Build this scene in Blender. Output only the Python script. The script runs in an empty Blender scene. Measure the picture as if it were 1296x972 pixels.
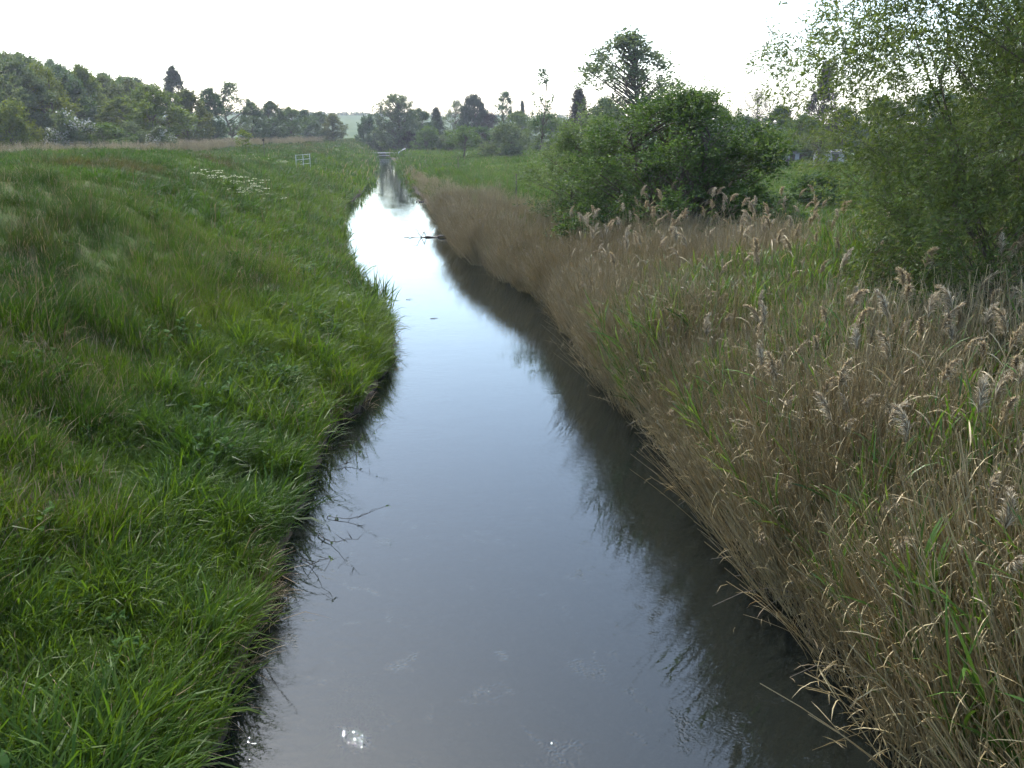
import bpy, math, numpy as np
from mathutils import Vector
R = math.radians
scene = bpy.context.scene
col = scene.collection

# ------------------------------------------------------------------ camera
cam_d = bpy.data.cameras.new('camera'); cam = bpy.data.objects.new('camera', cam_d); col.objects.link(cam)
cam.location = (0, 0, 6.0)
cam.rotation_euler = (R(90 - 16.5), 0, R(-8.5))
cam_d.lens = 30.0; cam_d.sensor_width = 36.0
cam_d.clip_start = 0.1; cam_d.clip_end = 6000
scene.camera = cam

# ------------------------------------------------------------------ sky, sun, exposure
SUN_EL, SUN_AZ = 54.0, -16.0           # azimuth from +Y (downstream), minus is to the left
world = bpy.data.worlds.new('World'); scene.world = world; world.use_nodes = True
wn = world.node_tree.nodes; wl = world.node_tree.links; wn.clear()
sky = wn.new('ShaderNodeTexSky'); sky.sky_type = 'NISHITA'; sky.sun_disc = False
sky.sun_elevation = R(SUN_EL); sky.sun_rotation = R(SUN_AZ)
sky.air_density = 1.0; sky.dust_density = 1.5; sky.ozone_density = 1.0; sky.altitude = 100
hs = wn.new('ShaderNodeHueSaturation'); hs.inputs['Saturation'].default_value = 1.0
bg = wn.new('ShaderNodeBackground'); bg.inputs['Strength'].default_value = 0.15
wo = wn.new('ShaderNodeOutputWorld')
wl.new(sky.outputs[0], hs.inputs['Color']); wl.new(hs.outputs[0], bg.inputs[0]); wl.new(bg.outputs[0], wo.inputs[0])
sun_d = bpy.data.lights.new('sun', 'SUN'); sun = bpy.data.objects.new('sun', sun_d); col.objects.link(sun)
sun_d.energy = 2.2; sun_d.angle = R(1.5); sun_d.color = (1.0, 0.95, 0.87)
sdir = Vector((math.sin(R(SUN_AZ)) * math.cos(R(SUN_EL)), math.cos(R(SUN_AZ)) * math.cos(R(SUN_EL)), math.sin(R(SUN_EL))))
sun.rotation_euler = sdir.to_track_quat('Z', 'Y').to_euler()
sun.location = (0, 0, 60)
vs = scene.view_settings
vs.view_transform = 'Standard'; vs.look = 'None'; vs.exposure = 1.68; vs.gamma = 1.0; vs.use_curve_mapping = False
scene.render.engine = 'CYCLES'
cy = scene.cycles
cy.max_bounces = 4; cy.diffuse_bounces = 2; cy.glossy_bounces = 2; cy.transmission_bounces = 3
cy.use_adaptive_sampling = True; cy.adaptive_threshold = 0.04
cy.transparent_max_bounces = 8; cy.volume_bounces = 0
cy.sample_clamp_indirect = 6.0
cy.use_denoising = True

# ------------------------------------------------------------------ noise helpers
def _hash(ix, iy, s):
    n = (ix.astype(np.int64) * 374761393 + iy.astype(np.int64) * 668265263 + s * 974711) & 0x7fffffff
    n = ((n ^ (n >> 13)) * 1274126177) & 0x7fffffff
    return ((n ^ (n >> 16)) & 0xffff) / 65535.0
def vnoise(x, y, s=0):
    x = np.asarray(x, float); y = np.asarray(y, float)
    ix = np.floor(x); iy = np.floor(y); fx = x - ix; fy = y - iy
    fx = fx * fx * (3 - 2 * fx); fy = fy * fy * (3 - 2 * fy)
    a = _hash(ix, iy, s); b = _hash(ix + 1, iy, s); c = _hash(ix, iy + 1, s); d = _hash(ix + 1, iy + 1, s)
    return (a * (1 - fx) + b * fx) * (1 - fy) + (c * (1 - fx) + d * fx) * fy
def fbm(x, y, s=0, o=3):
    v = 0; a = 0.5; t = 0
    for k in range(o):
        v = v + a * vnoise(x * 2 ** k, y * 2 ** k, s + k * 17); t += a; a *= 0.5
    return v / t
def sstep(a, b, x):
    t = np.clip((x - a) / (b - a), 0, 1); return t * t * (3 - 2 * t)

# ------------------------------------------------------------------ river course and terrain heights
LY = [-20, 0, 7.3, 8.2, 9.0, 11.3, 13.4, 16.5, 18.5, 21, 24, 26.3, 30, 35, 40.6, 52, 66, 73, 84, 95, 120, 144, 190, 228, 238, 3000]
LX = [-2.2, -2.15, -2.0, -1.9, -1.8, -1.7, -1.45, -1.25, -.6, -.15, .1, .02, -.5, -1.2, -1.72, -2.5, -3.0, -3.1, -2.4, -1.8, -1.75, -1.75, -2.0, -2.2, .1, .1]
RY = [-20, 0, 6.4, 9.9, 13.9, 17, 22, 29, 34, 42.5, 55, 72, 101, 153, 200, 228, 238, 3000]
RX = [4.9, 4.95, 5.0, 5.25, 5.45, 5.3, 5.4, 5.9, 5.2, 3.9, 4.0, 3.9, 3.4, 3.1, 2.6, 2.3, .1, .1]
def XL(y):
    return np.interp(y, LY, LX) + (fbm(np.asarray(y) * .9, np.zeros_like(y), 5) - .5) * .45 + (vnoise(np.asarray(y) * 3.1, np.zeros_like(y), 6) - .5) * .16
def XR(y):
    return np.interp(y, RY, RX) + (fbm(np.asarray(y) * .7, np.zeros_like(y), 8) - .5) * .5
def ground_z(x, y):
    x = np.asarray(x, float); y = np.asarray(y, float)
    dl = XL(y) - x; dr = x - XR(y)
    nb = fbm(x * .35, y * .35, 31)
    zl = np.interp(dl, [-3, -1.2, -.3, 0, .12, .3, 1.2, 3, 6.4, 8.5, 12, 40, 400], [-.8, -.7, -.4, -.12, .2, .42, .75, 1.45, 2.85, 3.15, 3.2, 3.2, 3.2])
    zl = zl + (nb - .5) * .5 * sstep(.6, 3, dl) + (fbm(x * 1.3, y * 1.3, 77) - .5) * .3 * sstep(.3, 1.5, dl)
    zl = zl + 1.55 * sstep(2.2, 9.5, dl) * (1 - sstep(50, 88, y)) * (1 - .95 * sstep(13, 36, dl))
    zr = np.interp(dr, [-3, -1.2, -.3, 0, .15, .5, 2.2, 5, 400], [-.8, -.7, -.4, -.1, .2, .35, .8, 1.1, 1.1])
    zr = zr + .4 * sstep(8, 20, dr) * sstep(0, 45, y) + .3 * sstep(30, 60, y) * sstep(1, 4, dr) * (1 - sstep(8, 20, dr))
    zr = zr + (nb - .5) * .35 * sstep(.8, 4, dr)
    zr = zr + .9 * np.exp(-((x - 21) / 9) ** 2 - ((y - 112) / 22) ** 2) + .45 * np.exp(-((x - 11) / 5) ** 2 - ((y - 78) / 18) ** 2)
    z = np.where(dl > dr, zl, zr)
    z = z + (np.maximum(z, 2.0) - z) * sstep(236, 258, y)      # the embankment behind the little bridge
    # wooded hillside on the left
    z = z + 17 * sstep(42, 135, -x) * sstep(60, 120, y) * (1 - sstep(230, 420, y))
    # far hill
    far = sstep(330, 860, y - .1 * x) * (13 + 4 * np.sin(x / 160 + 1.2) + 5 * sstep(0, 300, -x))
    return z + far
def gz(x, y): return float(ground_z(np.array([x]), np.array([y]))[0])

# ------------------------------------------------------------------ mesh helpers
class Geo:
    def __init__(s): s.V = []; s.F = []; s.T = []; s.M = []; s.n = 0
    def add(s, V, F, tint=None, m=0):
        V = np.asarray(V, float).reshape(-1, 3); F = np.asarray(F, int).reshape(-1, 4)
        if not len(F): return
        s.V.append(V); s.F.append(F + s.n); s.n += len(V)
        s.T.append(np.full(len(F), .5) if tint is None else np.broadcast_to(np.asarray(tint, float), (len(F),)))
        s.M.append(np.full(len(F), m, int))
    def mesh(s, name, mats, smooth=False):
        me = bpy.data.meshes.new(name)
        V = np.concatenate(s.V); F = np.concatenate(s.F); T = np.concatenate(s.T); M = np.concatenate(s.M)
        me.vertices.add(len(V)); me.vertices.foreach_set('co', V.astype(np.float32).ravel())
        me.loops.add(len(F) * 4); me.loops.foreach_set('vertex_index', F.astype(np.int32).ravel())
        me.polygons.add(len(F)); me.polygons.foreach_set('loop_start', np.arange(0, len(F) * 4, 4, dtype=np.int32))
        me.polygons.foreach_set('material_index', M.astype(np.int32))
        me.polygons.foreach_set('use_smooth', np.full(len(F), smooth))
        a = me.attributes.new('tint', 'FLOAT', 'FACE'); a.data.foreach_set('value', T.astype(np.float32))
        for m in (mats if isinstance(mats, (list, tuple)) else [mats]): me.materials.append(m)
        me.update(); me.validate()
        return me
BLADE = np.array([.55, .9, 1, .8, .04]); STRIP = np.array([.9, 1, .9, .7, .3])
def centre(root, az, lean, bend, length, seg):
    n = len(az); t = np.linspace(0, 1, seg + 1)
    ang = lean[:, None] + bend[:, None] * t[None] ** 1.4
    mid = (ang[:, 1:] + ang[:, :-1]) / 2; ds = (length / seg)[:, None]
    h = np.concatenate([np.zeros((n, 1)), np.cumsum(np.sin(mid) * ds, 1)], 1)
    v = np.concatenate([np.zeros((n, 1)), np.cumsum(np.cos(mid) * ds, 1)], 1)
    P = root[:, None, :] + np.stack([h * np.cos(az)[:, None], h * np.sin(az)[:, None], v], 2)
    return P, ang
def blades(root, az, lean, bend, length, width, seg=4, prof=BLADE, roll=None):
    n = len(az); P, ang = centre(root, az, lean, bend, length, seg)
    w = np.interp(np.linspace(0, 1, seg + 1), np.linspace(0, 1, len(prof)), prof)[None, :, None] * width[:, None, None] / 2
    wd = np.stack([-np.sin(az), np.cos(az), 0 * az], 1)[:, None, :]
    if roll is not None:
        nn = np.stack([np.cos(ang) * np.cos(az)[:, None], np.cos(ang) * np.sin(az)[:, None], -np.sin(ang)], 2)
        wd = wd * np.cos(roll)[:, None, None] + nn * np.sin(roll)[:, None, None]
    V = np.stack([P - wd * w, P + wd * w], 2)
    i = (np.arange(n)[:, None] * (seg + 1) + np.arange(seg)[None]) * 2
    F = np.stack([i, i + 1, i + 3, i + 2], 2).reshape(-1, 4)
    return V.reshape(-1, 3), F, P
def stems(root, az, lean, bend, length, r0, r1, seg=4, sides=3):
    n = len(az); P, ang = centre(root, az, lean, bend, length, seg)
    wd = np.stack([-np.sin(az), np.cos(az), 0 * az], 1)[:, None, :] * np.ones((1, seg + 1, 1))
    nn = np.stack([np.cos(ang) * np.cos(az)[:, None], np.cos(ang) * np.sin(az)[:, None], -np.sin(ang)], 2)
    t = np.linspace(0, 1, seg + 1)[None, :, None]; r = r0[:, None, None] * (1 - t) + r1[:, None, None] * t
    V = np.stack([P + r * (math.cos(a) * wd + math.sin(a) * nn) for a in np.arange(sides) * 2 * math.pi / sides], 2)
    i = (np.arange(n)[:, None, None] * (seg + 1) + np.arange(seg)[None, :, None]) * sides
    k = np.arange(sides)[None, None]; k2 = (k + 1) % sides
    F = np.stack([i + k, i + k2, i + sides + k2, i + sides + k], 3).reshape(-1, 4)
    return V.reshape(-1, 3), F, P
def tube(g, pts, radii, sides=6, m=0, tint=.5, cap=True):
    pts = np.asarray(pts, float); n = len(pts); radii = np.broadcast_to(np.asarray(radii, float), (n,))
    d = np.gradient(pts, axis=0); d /= np.linalg.norm(d, axis=1)[:, None] + 1e-9
    ref = np.where(np.abs(d[:, 2:3]) > .9, np.array([[1., 0, 0]]), np.array([[0, 0, 1.]]))
    ref = np.broadcast_to(ref[0], d.shape) if True else ref
    u = np.cross(d, ref); u /= np.linalg.norm(u, axis=1)[:, None] + 1e-9; v = np.cross(d, u)
    a = np.arange(sides) * 2 * math.pi / sides
    V = pts[:, None] + radii[:, None, None] * (np.cos(a)[None, :, None] * u[:, None] + np.sin(a)[None, :, None] * v[:, None])
    i = np.arange(n - 1)[:, None] * sides; k = np.arange(sides)[None]; k2 = (k + 1) % sides
    F = np.stack([i + k, i + k2, i + sides + k2, i + sides + k], 2).reshape(-1, 4)
    V = V.reshape(-1, 3)
    if cap:
        V = np.concatenate([V, pts[:1], pts[-1:]]); c0 = len(V) - 2; c1 = len(V) - 1; e = (n - 1) * sides
        ks = np.arange(0, sides, 2)
        F = np.concatenate([F, np.stack([0 * ks + c0, (ks + 2) % sides, (ks + 1) % sides, ks], 1),
                            np.stack([0 * ks + c1, e + ks, e + (ks + 1) % sides, e + (ks + 2) % sides], 1)])
    g.add(V, F, tint, m)
def box(g, lo, hi, m=0, tint=.5):
    x0, y0, z0 = lo; x1, y1, z1 = hi
    V = [(x0, y0, z0), (x1, y0, z0), (x1, y1, z0), (x0, y1, z0), (x0, y0, z1), (x1, y0, z1), (x1, y1, z1), (x0, y1, z1)]
    g.add(V, [(0, 3, 2, 1), (4, 5, 6, 7), (0, 1, 5, 4), (1, 2, 6, 5), (2, 3, 7, 6), (3, 0, 4, 7)], tint, m)
def link(name, me, parent=None, loc=None, rz=0, sc=None):
    o = bpy.data.objects.new(name, me); col.objects.link(o)
    if parent: o.parent = parent
    if loc is not None: o.location = loc
    if rz: o.rotation_euler = (0, 0, rz)
    if sc is not None: o.scale = sc
    return o
def tag(o, label=None, cat=None, group=None, kind=None):
    if label: o['label'] = label
    if cat: o['category'] = cat
    if group: o['group'] = group
    if kind: o['kind'] = kind
    return o

# ------------------------------------------------------------------ materials
def new_mat(name):
    m = bpy.data.materials.new(name); m.use_nodes = True; m.node_tree.nodes.clear()
    return m, m.node_tree.nodes, m.node_tree.links
def ramp(nodes, stops, interp='LINEAR'):
    r = nodes.new('ShaderNodeValToRGB'); e = r.color_ramp.elements; r.color_ramp.interpolation = interp
    while len(e) < len(stops): e.new(.5)
    for i, (p, c) in enumerate(stops): e[i].position = p; e[i].color = (*c, 1)
    return r
def attr(nodes, name, t='GEOMETRY'):
    a = nodes.new('ShaderNodeAttribute'); a.attribute_name = name; a.attribute_type = t; return a
def foliage(name, stops, trans=.35, rough=.5, spec=.35, inst=False, lo=.6, hi=1.35, tcol=(1.25, 1.2, .6), vary=.0, patch=0):
    """leaf-like sheet: colour from the instance tint (or the leaf's own), each leaf a little lighter or darker, light passing through"""
    m, n, l = new_mat(name)
    a = attr(n, 'tint', 'INSTANCER' if inst else 'GEOMETRY'); r = ramp(n, stops)
    l.new(a.outputs['Fac'], r.inputs[0]); c = r.outputs[0]
    b = attr(n, 'tint')
    mr = n.new('ShaderNodeMapRange'); mr.inputs[3].default_value = lo; mr.inputs[4].default_value = hi
    l.new(b.outputs['Fac'], mr.inputs[0]); val = mr.outputs[0]
    h = n.new('ShaderNodeHueSaturation'); l.new(c, h.inputs['Color']); l.new(val, h.inputs['Value'])
    if vary:
        oi = n.new('ShaderNodeObjectInfo'); mh = n.new('ShaderNodeMapRange')
        mh.inputs[3].default_value = .5 - vary; mh.inputs[4].default_value = .5 + vary
        l.new(oi.outputs['Random'], mh.inputs[0]); l.new(mh.outputs[0], h.inputs['Hue'])
    c = h.outputs[0]
    p = n.new('ShaderNodeBsdfPrincipled'); p.inputs['Roughness'].default_value = rough; p.inputs['Specular IOR Level'].default_value = spec
    l.new(c, p.inputs['Base Color'])
    o = n.new('ShaderNodeOutputMaterial')
    if trans:
        mx = n.new('ShaderNodeMix'); mx.data_type = 'RGBA'; mx.blend_type = 'MULTIPLY'; mx.inputs[0].default_value = 1
        mx.inputs[7].default_value = (*tcol, 1); l.new(c, mx.inputs[6])
        t = n.new('ShaderNodeBsdfTranslucent'); l.new(mx.outputs[2], t.inputs[0])
        ms = n.new('ShaderNodeMixShader'); ms.inputs[0].default_value = trans
        l.new(p.outputs[0], ms.inputs[1]); l.new(t.outputs[0], ms.inputs[2]); l.new(ms.outputs[0], o.inputs[0])
    else: l.new(p.outputs[0], o.inputs[0])
    return m
def solid(name, c1, c2, scale=8, rough=.7, bump=.0, spec=.3, stretch=(1, 1, 1)):
    m, n, l = new_mat(name)
    tc = n.new('ShaderNodeTexCoord'); mp = n.new('ShaderNodeMapping'); mp.inputs['Scale'].default_value = stretch
    nz = n.new('ShaderNodeTexNoise'); nz.inputs['Scale'].default_value = scale; nz.inputs['Detail'].default_value = 5
    l.new(tc.outputs['Object'], mp.inputs[0]); l.new(mp.outputs[0], nz.inputs[0])
    r = ramp(n, [(.3, c1), (.7, c2)]); l.new(nz.outputs[0], r.inputs[0])
    p = n.new('ShaderNodeBsdfPrincipled'); p.inputs['Roughness'].default_value = rough; p.inputs['Specular IOR Level'].default_value = spec
    l.new(r.outputs[0], p.inputs[0])
    if bump:
        b = n.new('ShaderNodeBump'); b.inputs['Strength'].default_value = bump; b.inputs['Distance'].default_value = .02
        l.new(nz.outputs[0], b.inputs['Height']); l.new(b.outputs[0], p.inputs['Normal'])
    o = n.new('ShaderNodeOutputMaterial'); l.new(p.outputs[0], o.inputs[0]); return m

M = {}
GRASS = [(0, (.086, .140, .010)), (.3, (.049, .098, .009)), (.55, (.026, .066, .010)), (.75, (.046, .062, .011)), (.9, (.072, .058, .024)), (1, (.17, .135, .075))]
M['grass'] = foliage('grass_blade', GRASS, .47, .5, .24, inst=True, lo=.65, hi=1.3)
M['straw'] = foliage('dry_straw', [(0, (.16, .115, .06)), (1, (.27, .21, .125))], .2, .6, .25, tcol=(1, .95, .8))
M['reed'] = foliage('dry_reed', [(0, (.285, .218, .098)), (.5, (.350, .290, .152)), (1, (.41, .36, .23))], .28, .5, .3, inst=True, lo=.55, hi=1.35, tcol=(1.1, .9, .6))
M['reed_one'] = foliage('dry_reed_stem', [(0, (.26, .195, .09)), (1, (.38, .31, .18))], .12, .5, .3, tcol=(1.1, .9, .6))
M['plume'] = foliage('reed_plume', [(0, (.25, .20, .12)), (.5, (.35, .295, .19)), (1, (.46, .41, .29))], .4, .7, .2, tcol=(1.1, 1, .9))
M['green_reed'] = foliage('green_reed', [(0, (.11, .17, .026)), (.6, (.065, .125, .020)), (1, (.045, .09, .022))], .42, .4, .4, inst=True)
M['green_one'] = foliage('green_reed_leaf', [(0, (.05, .11, .02)), (1, (.11, .17, .04))], .42, .4, .4)
M['bark'] = solid('bark', (.035, .028, .02), (.10, .08, .06), 14, .85, .6, stretch=(1, 1, .25))
M['bark_dark'] = solid('dark_bark', (.02, .016, .012), (.05, .04, .03), 14, .85, .5, stretch=(1, 1, .25))
M['deadwood'] = solid('wet_dead_wood', (.025, .02, .016), (.075, .06, .048), 20, .5, .4)
M['dry_stick'] = solid('pale_dry_stick', (.13, .10, .065), (.24, .20, .14), 30, .6, 0)
M['white_paint'] = solid('white_weathered_paint', (.24, .25, .25), (.42, .43, .43), 6, .5)
M['grey_metal'] = solid('grey_metal', (.25, .26, .27), (.4, .41, .42), 10, .45)
M['post'] = solid('weathered_post', (.05, .04, .03), (.11, .09, .07), 16, .85, .4)
M['concrete'] = solid('concrete', (.33, .32, .30), (.48, .47, .44), 5, .85, .3)
M['plaster'] = solid('pale_plaster', (.26, .26, .26), (.36, .36, .35), 3, .8, .1)
M['roof_dark'] = solid('dark_roofing_felt', (.05, .05, .055), (.09, .09, .09), 6, .85, .2)
M['glass'] = solid('dark_pane', (.02, .025, .03), (.04, .045, .05), 3, .1, 0, .5)
LEAF = {
 'mid': [(0, (.044, .086, .022)), (1, (.085, .138, .038))],
 'yellow': [(0, (.070, .110, .020)), (1, (.125, .160, .036))],
 'blue': [(0, (.032, .064, .032)), (1, (.060, .102, .050))],
 'silver': [(0, (.058, .090, .050)), (1, (.115, .150, .088))],
 'olive': [(0, (.056, .082, .024)), (1, (.100, .124, .042))],
 'dark': [(0, (.014, .030, .014)), (1, (.030, .052, .022))],
 'plum': [(0, (.030, .026, .026)), (1, (.058, .046, .046))],
 'bushdark': [(0, (.032, .068, .018)), (1, (.076, .128, .032))],
 'bushlight': [(0, (.066, .108, .034)), (1, (.130, .175, .075))],
 'willow': [(0, (.050, .086, .022)), (.7, (.086, .126, .036)), (1, (.140, .172, .074))],
}
for k, s in LEAF.items():
    M['leaf_' + k] = foliage('leaf_' + k, s, .46 if k not in ('dark', 'plum') else .2, .58, .22, lo=.75, hi=1.2, vary=.012)
M['blossom'] = foliage('white_blossom', [(0, (.36, .36, .32)), (1, (.52, .52, .47))], .3, .7, .2, tcol=(1, 1, .95))
M['cream'] = foliage('cream_umbel', [(0, (.34, .36, .22)), (1, (.52, .52, .36))], .3, .7, .2, tcol=(1, 1, .9))

def ground_mat():
    m, n, l = new_mat('ground_soil_and_turf')
    g = n.new('ShaderNodeNewGeometry'); sp = n.new('ShaderNodeSeparateXYZ'); l.new(g.outputs['Position'], sp.inputs[0])
    def noise(s, d=4):
        z = n.new('ShaderNodeTexNoise'); z.inputs['Scale'].default_value = s; z.inputs['Detail'].default_value = d
        l.new(g.outputs['Position'], z.inputs[0]); return z.outputs[0]
    def mix(f, a, b):
        x = n.new('ShaderNodeMix'); x.data_type = 'RGBA'; l.new(f, x.inputs[0])
        for i, q in ((6, a), (7, b)):
            if isinstance(q, tuple): x.inputs[i].default_value = (*q, 1)
            else: l.new(q, x.inputs[i])
        return x.outputs[2]
    def rng(v, a, b):
        x = n.new('ShaderNodeMapRange'); x.inputs[1].default_value = a; x.inputs[2].default_value = b; l.new(v, x.inputs[0]); return x.outputs[0]
    turf = mix(rng(noise(.12), .35, .65), (.040, .082, .018), (.072, .105, .028))
    turf = mix(rng(noise(2.5), .4, .75), turf, (.085, .088, .036))
    far = mix(rng(noise(.02, 2), .4, .6), (.036, .066, .020), (.052, .082, .026))
    c = mix(rng(sp.outputs['Y'], 300, 420), turf, far)
    soil = mix(noise(6), (.030, .023, .015), (.075, .058, .038))
    c = mix(rng(sp.outputs['Z'], .35, .75), soil, c)
    bed = mix(rng(noise(1.3), .35, .7), (.022, .021, .015), (.050, .046, .032))
    c = mix(rng(sp.outputs['Z'], -.25, 0.0), bed, c)
    p = n.new('ShaderNodeBsdfPrincipled'); p.inputs['Roughness'].default_value = .95; p.inputs['Specular IOR Level'].default_value = .15
    l.new(c, p.inputs[0])
    b = n.new('ShaderNodeBump'); b.inputs['Distance'].default_value = .08; b.inputs['Strength'].default_value = .7
    l.new(noise(9), b.inputs['Height']); l.new(b.outputs[0], p.inputs['Normal'])
    o = n.new('ShaderNodeOutputMaterial'); l.new(p.outputs[0], o.inputs[0]); return m
M['ground'] = ground_mat()

def water_mat():
    m, n, l = new_mat('slow_river_water')
    g = n.new('ShaderNodeNewGeometry')
    def noise(scale, stretch, d=2, dist=0.0):
        mp = n.new('ShaderNodeMapping'); mp.inputs['Scale'].default_value = stretch
        z = n.new('ShaderNodeTexNoise'); z.inputs['Scale'].default_value = scale; z.inputs['Detail'].default_value = d; z.inputs['Distortion'].default_value = dist
        l.new(g.outputs['Position'], mp.inputs[0]); l.new(mp.outputs[0], z.inputs[0]); return z.outputs[0]
    def bump(h, dist, strength, prev=None):
        b = n.new('ShaderNodeBump'); b.inputs['Distance'].default_value = dist
        if isinstance(strength, float): b.inputs['Strength'].default_value = strength
        else: l.new(strength, b.inputs['Strength'])
        l.new(h, b.inputs['Height'])
        if prev: l.new(prev, b.inputs['Normal'])
        return b.outputs[0]
    # ruffled patches: the fine ripple comes and goes over the surface
    patch = n.new('ShaderNodeMapRange'); patch.inputs[1].default_value = .44; patch.inputs[2].default_value = .68
    patch.inputs[3].default_value = .18; patch.inputs[4].default_value = 1.0
    l.new(noise(.32, (1, .7, 1), 3, .6), patch.inputs[0])
    b = bump(noise(.8, (1, 1.2, 1), 2), .006, .5)
    b = bump(noise(5.0, (1, 1.5, 1), 2, .5), .0035, patch.outputs[0], b)
    b = bump(noise(22, (1, 1.6, 1), 1), .0009, patch.outputs[0], b)
    spot = n.new('ShaderNodeMapRange'); spot.inputs[1].default_value = .585; spot.inputs[2].default_value = .66
    l.new(noise(2.2, (1, .8, 1), 3, 1.0), spot.inputs[0])
    sx = n.new('ShaderNodeSeparateXYZ'); l.new(g.outputs['Position'], sx.inputs[0])      # riffles only over the shallow near stretch
    nr = n.new('ShaderNodeMapRange'); nr.inputs[1].default_value = 15; nr.inputs[2].default_value = 10; l.new(sx.outputs['Y'], nr.inputs[0])
    ml = n.new('ShaderNodeMath'); ml.operation = 'MULTIPLY'; l.new(spot.outputs[0], ml.inputs[0]); l.new(nr.outputs[0], ml.inputs[1])
    b = bump(noise(24, (1, 1.3, 1), 1), .010, ml.outputs[0], b)
    fr = n.new('ShaderNodeFresnel'); fr.inputs['IOR'].default_value = 1.5; l.new(b, fr.inputs['Normal'])
    gl = n.new('ShaderNodeBsdfGlossy'); gl.inputs['Roughness'].default_value = .004; gl.inputs['Color'].default_value = (.93, 1.0, .985, 1); l.new(b, gl.inputs['Normal'])
    tr = n.new('ShaderNodeBsdfTransparent'); tr.inputs[0].default_value = (.40, .46, .36, 1)
    df = n.new('ShaderNodeBsdfDiffuse'); df.inputs[0].default_value = (.0095, .0115, .0095, 1)
    body = n.new('ShaderNodeMixShader'); body.inputs[0].default_value = .85; l.new(tr.outputs[0], body.inputs[1]); l.new(df.outputs[0], body.inputs[2])
    ms = n.new('ShaderNodeMixShader'); l.new(fr.outputs[0], ms.inputs[0]); l.new(body.outputs[0], ms.inputs[1]); l.new(gl.outputs[0], ms.inputs[2])
    o = n.new('ShaderNodeOutputMaterial'); l.new(ms.outputs[0], o.inputs[0]); return m
M['water'] = water_mat()

# ------------------------------------------------------------------ the ground and the river
def grow(a, b, s0, k):
    v = [a]; s = s0
    while v[-1] < b: v.append(v[-1] + s); s *= k
    return v
xs = sorted(set([round(-6 + .17 * i, 3) for i in range(int(16 / .17))]))
xl = [-6 - q for q in grow(.4, 1200, .4, 1.05)][::-1]; xr = [xs[-1] + q for q in grow(.4, 1200, .4, 1.05)]
gx = np.array(xl + xs + xr)
gy = np.array(list(np.arange(-16, 3, 1.0)) + list(np.arange(3, 45, .22)) + grow(45, 1300, .3, 1.022))
GX, GY = np.meshgrid(gx, gy)
GZ = ground_z(GX, GY)
V = np.stack([GX, GY, GZ], 2).reshape(-1, 3); nx = len(gx); ny = len(gy)
i = (np.arange(ny - 1)[:, None] * nx + np.arange(nx - 1)[None])
g = Geo(); g.add(V, np.stack([i, i + 1, i + nx + 1, i + nx], 2))
tag(link('ground', g.mesh('ground', M['ground'], True)), kind='structure')
wy = np.array(list(np.arange(-16, 60, 1.0)) + grow(60, 244, 1.5, 1.03)); wc = 0 * wy
V = np.stack([np.stack([wc - 5.0, wy, 0 * wy], 1), np.stack([wc + 7.5, wy, 0 * wy], 1)], 1).reshape(-1, 3)
i = np.arange(len(wy) - 1) * 2
g = Geo(); g.add(V, np.stack([i, i + 1, i + 3, i + 2], 1))
tag(link('river_water', g.mesh('river_water', M['water'])), kind='structure')

# ------------------------------------------------------------------ scattering of uncountable plants (grass, reed mass) by geometry nodes
def scatter(name, protos, pos, rot, scl, idx, tint):
    pc = bpy.data.collections.new(name + '_parts')
    for k, me in enumerate(protos):
        o = bpy.data.objects.new('%s_tuft_%02d' % (name, k), me); pc.objects.link(o)
    me = bpy.data.meshes.new(name); n = len(pos)
    me.vertices.add(n); me.vertices.foreach_set('co', pos.astype(np.float32).ravel())
    def at(nm, t, d, key):
        a = me.attributes.new(nm, t, 'POINT'); a.data.foreach_set(key, d)
    at('rot', 'FLOAT_VECTOR', rot.astype(np.float32).ravel(), 'vector'); at('scl', 'FLOAT_VECTOR', scl.astype(np.float32).ravel(), 'vector')
    at('pick', 'INT', idx.astype(np.int32), 'value'); at('tint', 'FLOAT', tint.astype(np.float32), 'value')
    ng = bpy.data.node_groups.new(name, 'GeometryNodeTree')
    ng.interface.new_socket('Geometry', in_out='INPUT', socket_type='NodeSocketGeometry')
    ng.interface.new_socket('Geometry', in_out='OUTPUT', socket_type='NodeSocketGeometry')
    N = ng.nodes; L = ng.links
    gi = N.new('NodeGroupInput'); go = N.new('NodeGroupOutput'); ip = N.new('GeometryNodeInstanceOnPoints')
    ci = N.new('GeometryNodeCollectionInfo'); ci.inputs['Collection'].default_value = pc
    ci.inputs['Separate Children'].default_value = True; ci.inputs['Reset Children'].default_value = True
    def na(nm, t):
        a = N.new('GeometryNodeInputNamedAttribute'); a.data_type = t; a.inputs[0].default_value = nm; return a.outputs[0]
    er = N.new('FunctionNodeEulerToRotation'); L.new(na('rot', 'FLOAT_VECTOR'), er.inputs[0])
    L.new(gi.outputs[0], ip.inputs['Points']); L.new(ci.outputs[0], ip.inputs['Instance']); ip.inputs['Pick Instance'].default_value = True
    L.new(na('pick', 'INT'), ip.inputs['Instance Index']); L.new(er.outputs[0], ip.inputs['Rotation']); L.new(na('scl', 'FLOAT_VECTOR'), ip.inputs['Scale'])
    L.new(ip.outputs[0], go.inputs[0])
    o = link(name, me); md = o.modifiers.new('scatter', 'NODES'); md.node_group = ng
    o['kind'] = 'stuff'
    return o
rng = np.random.default_rng(7)
U = lambda a, b, n: rng.uniform(a, b, n)

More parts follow.
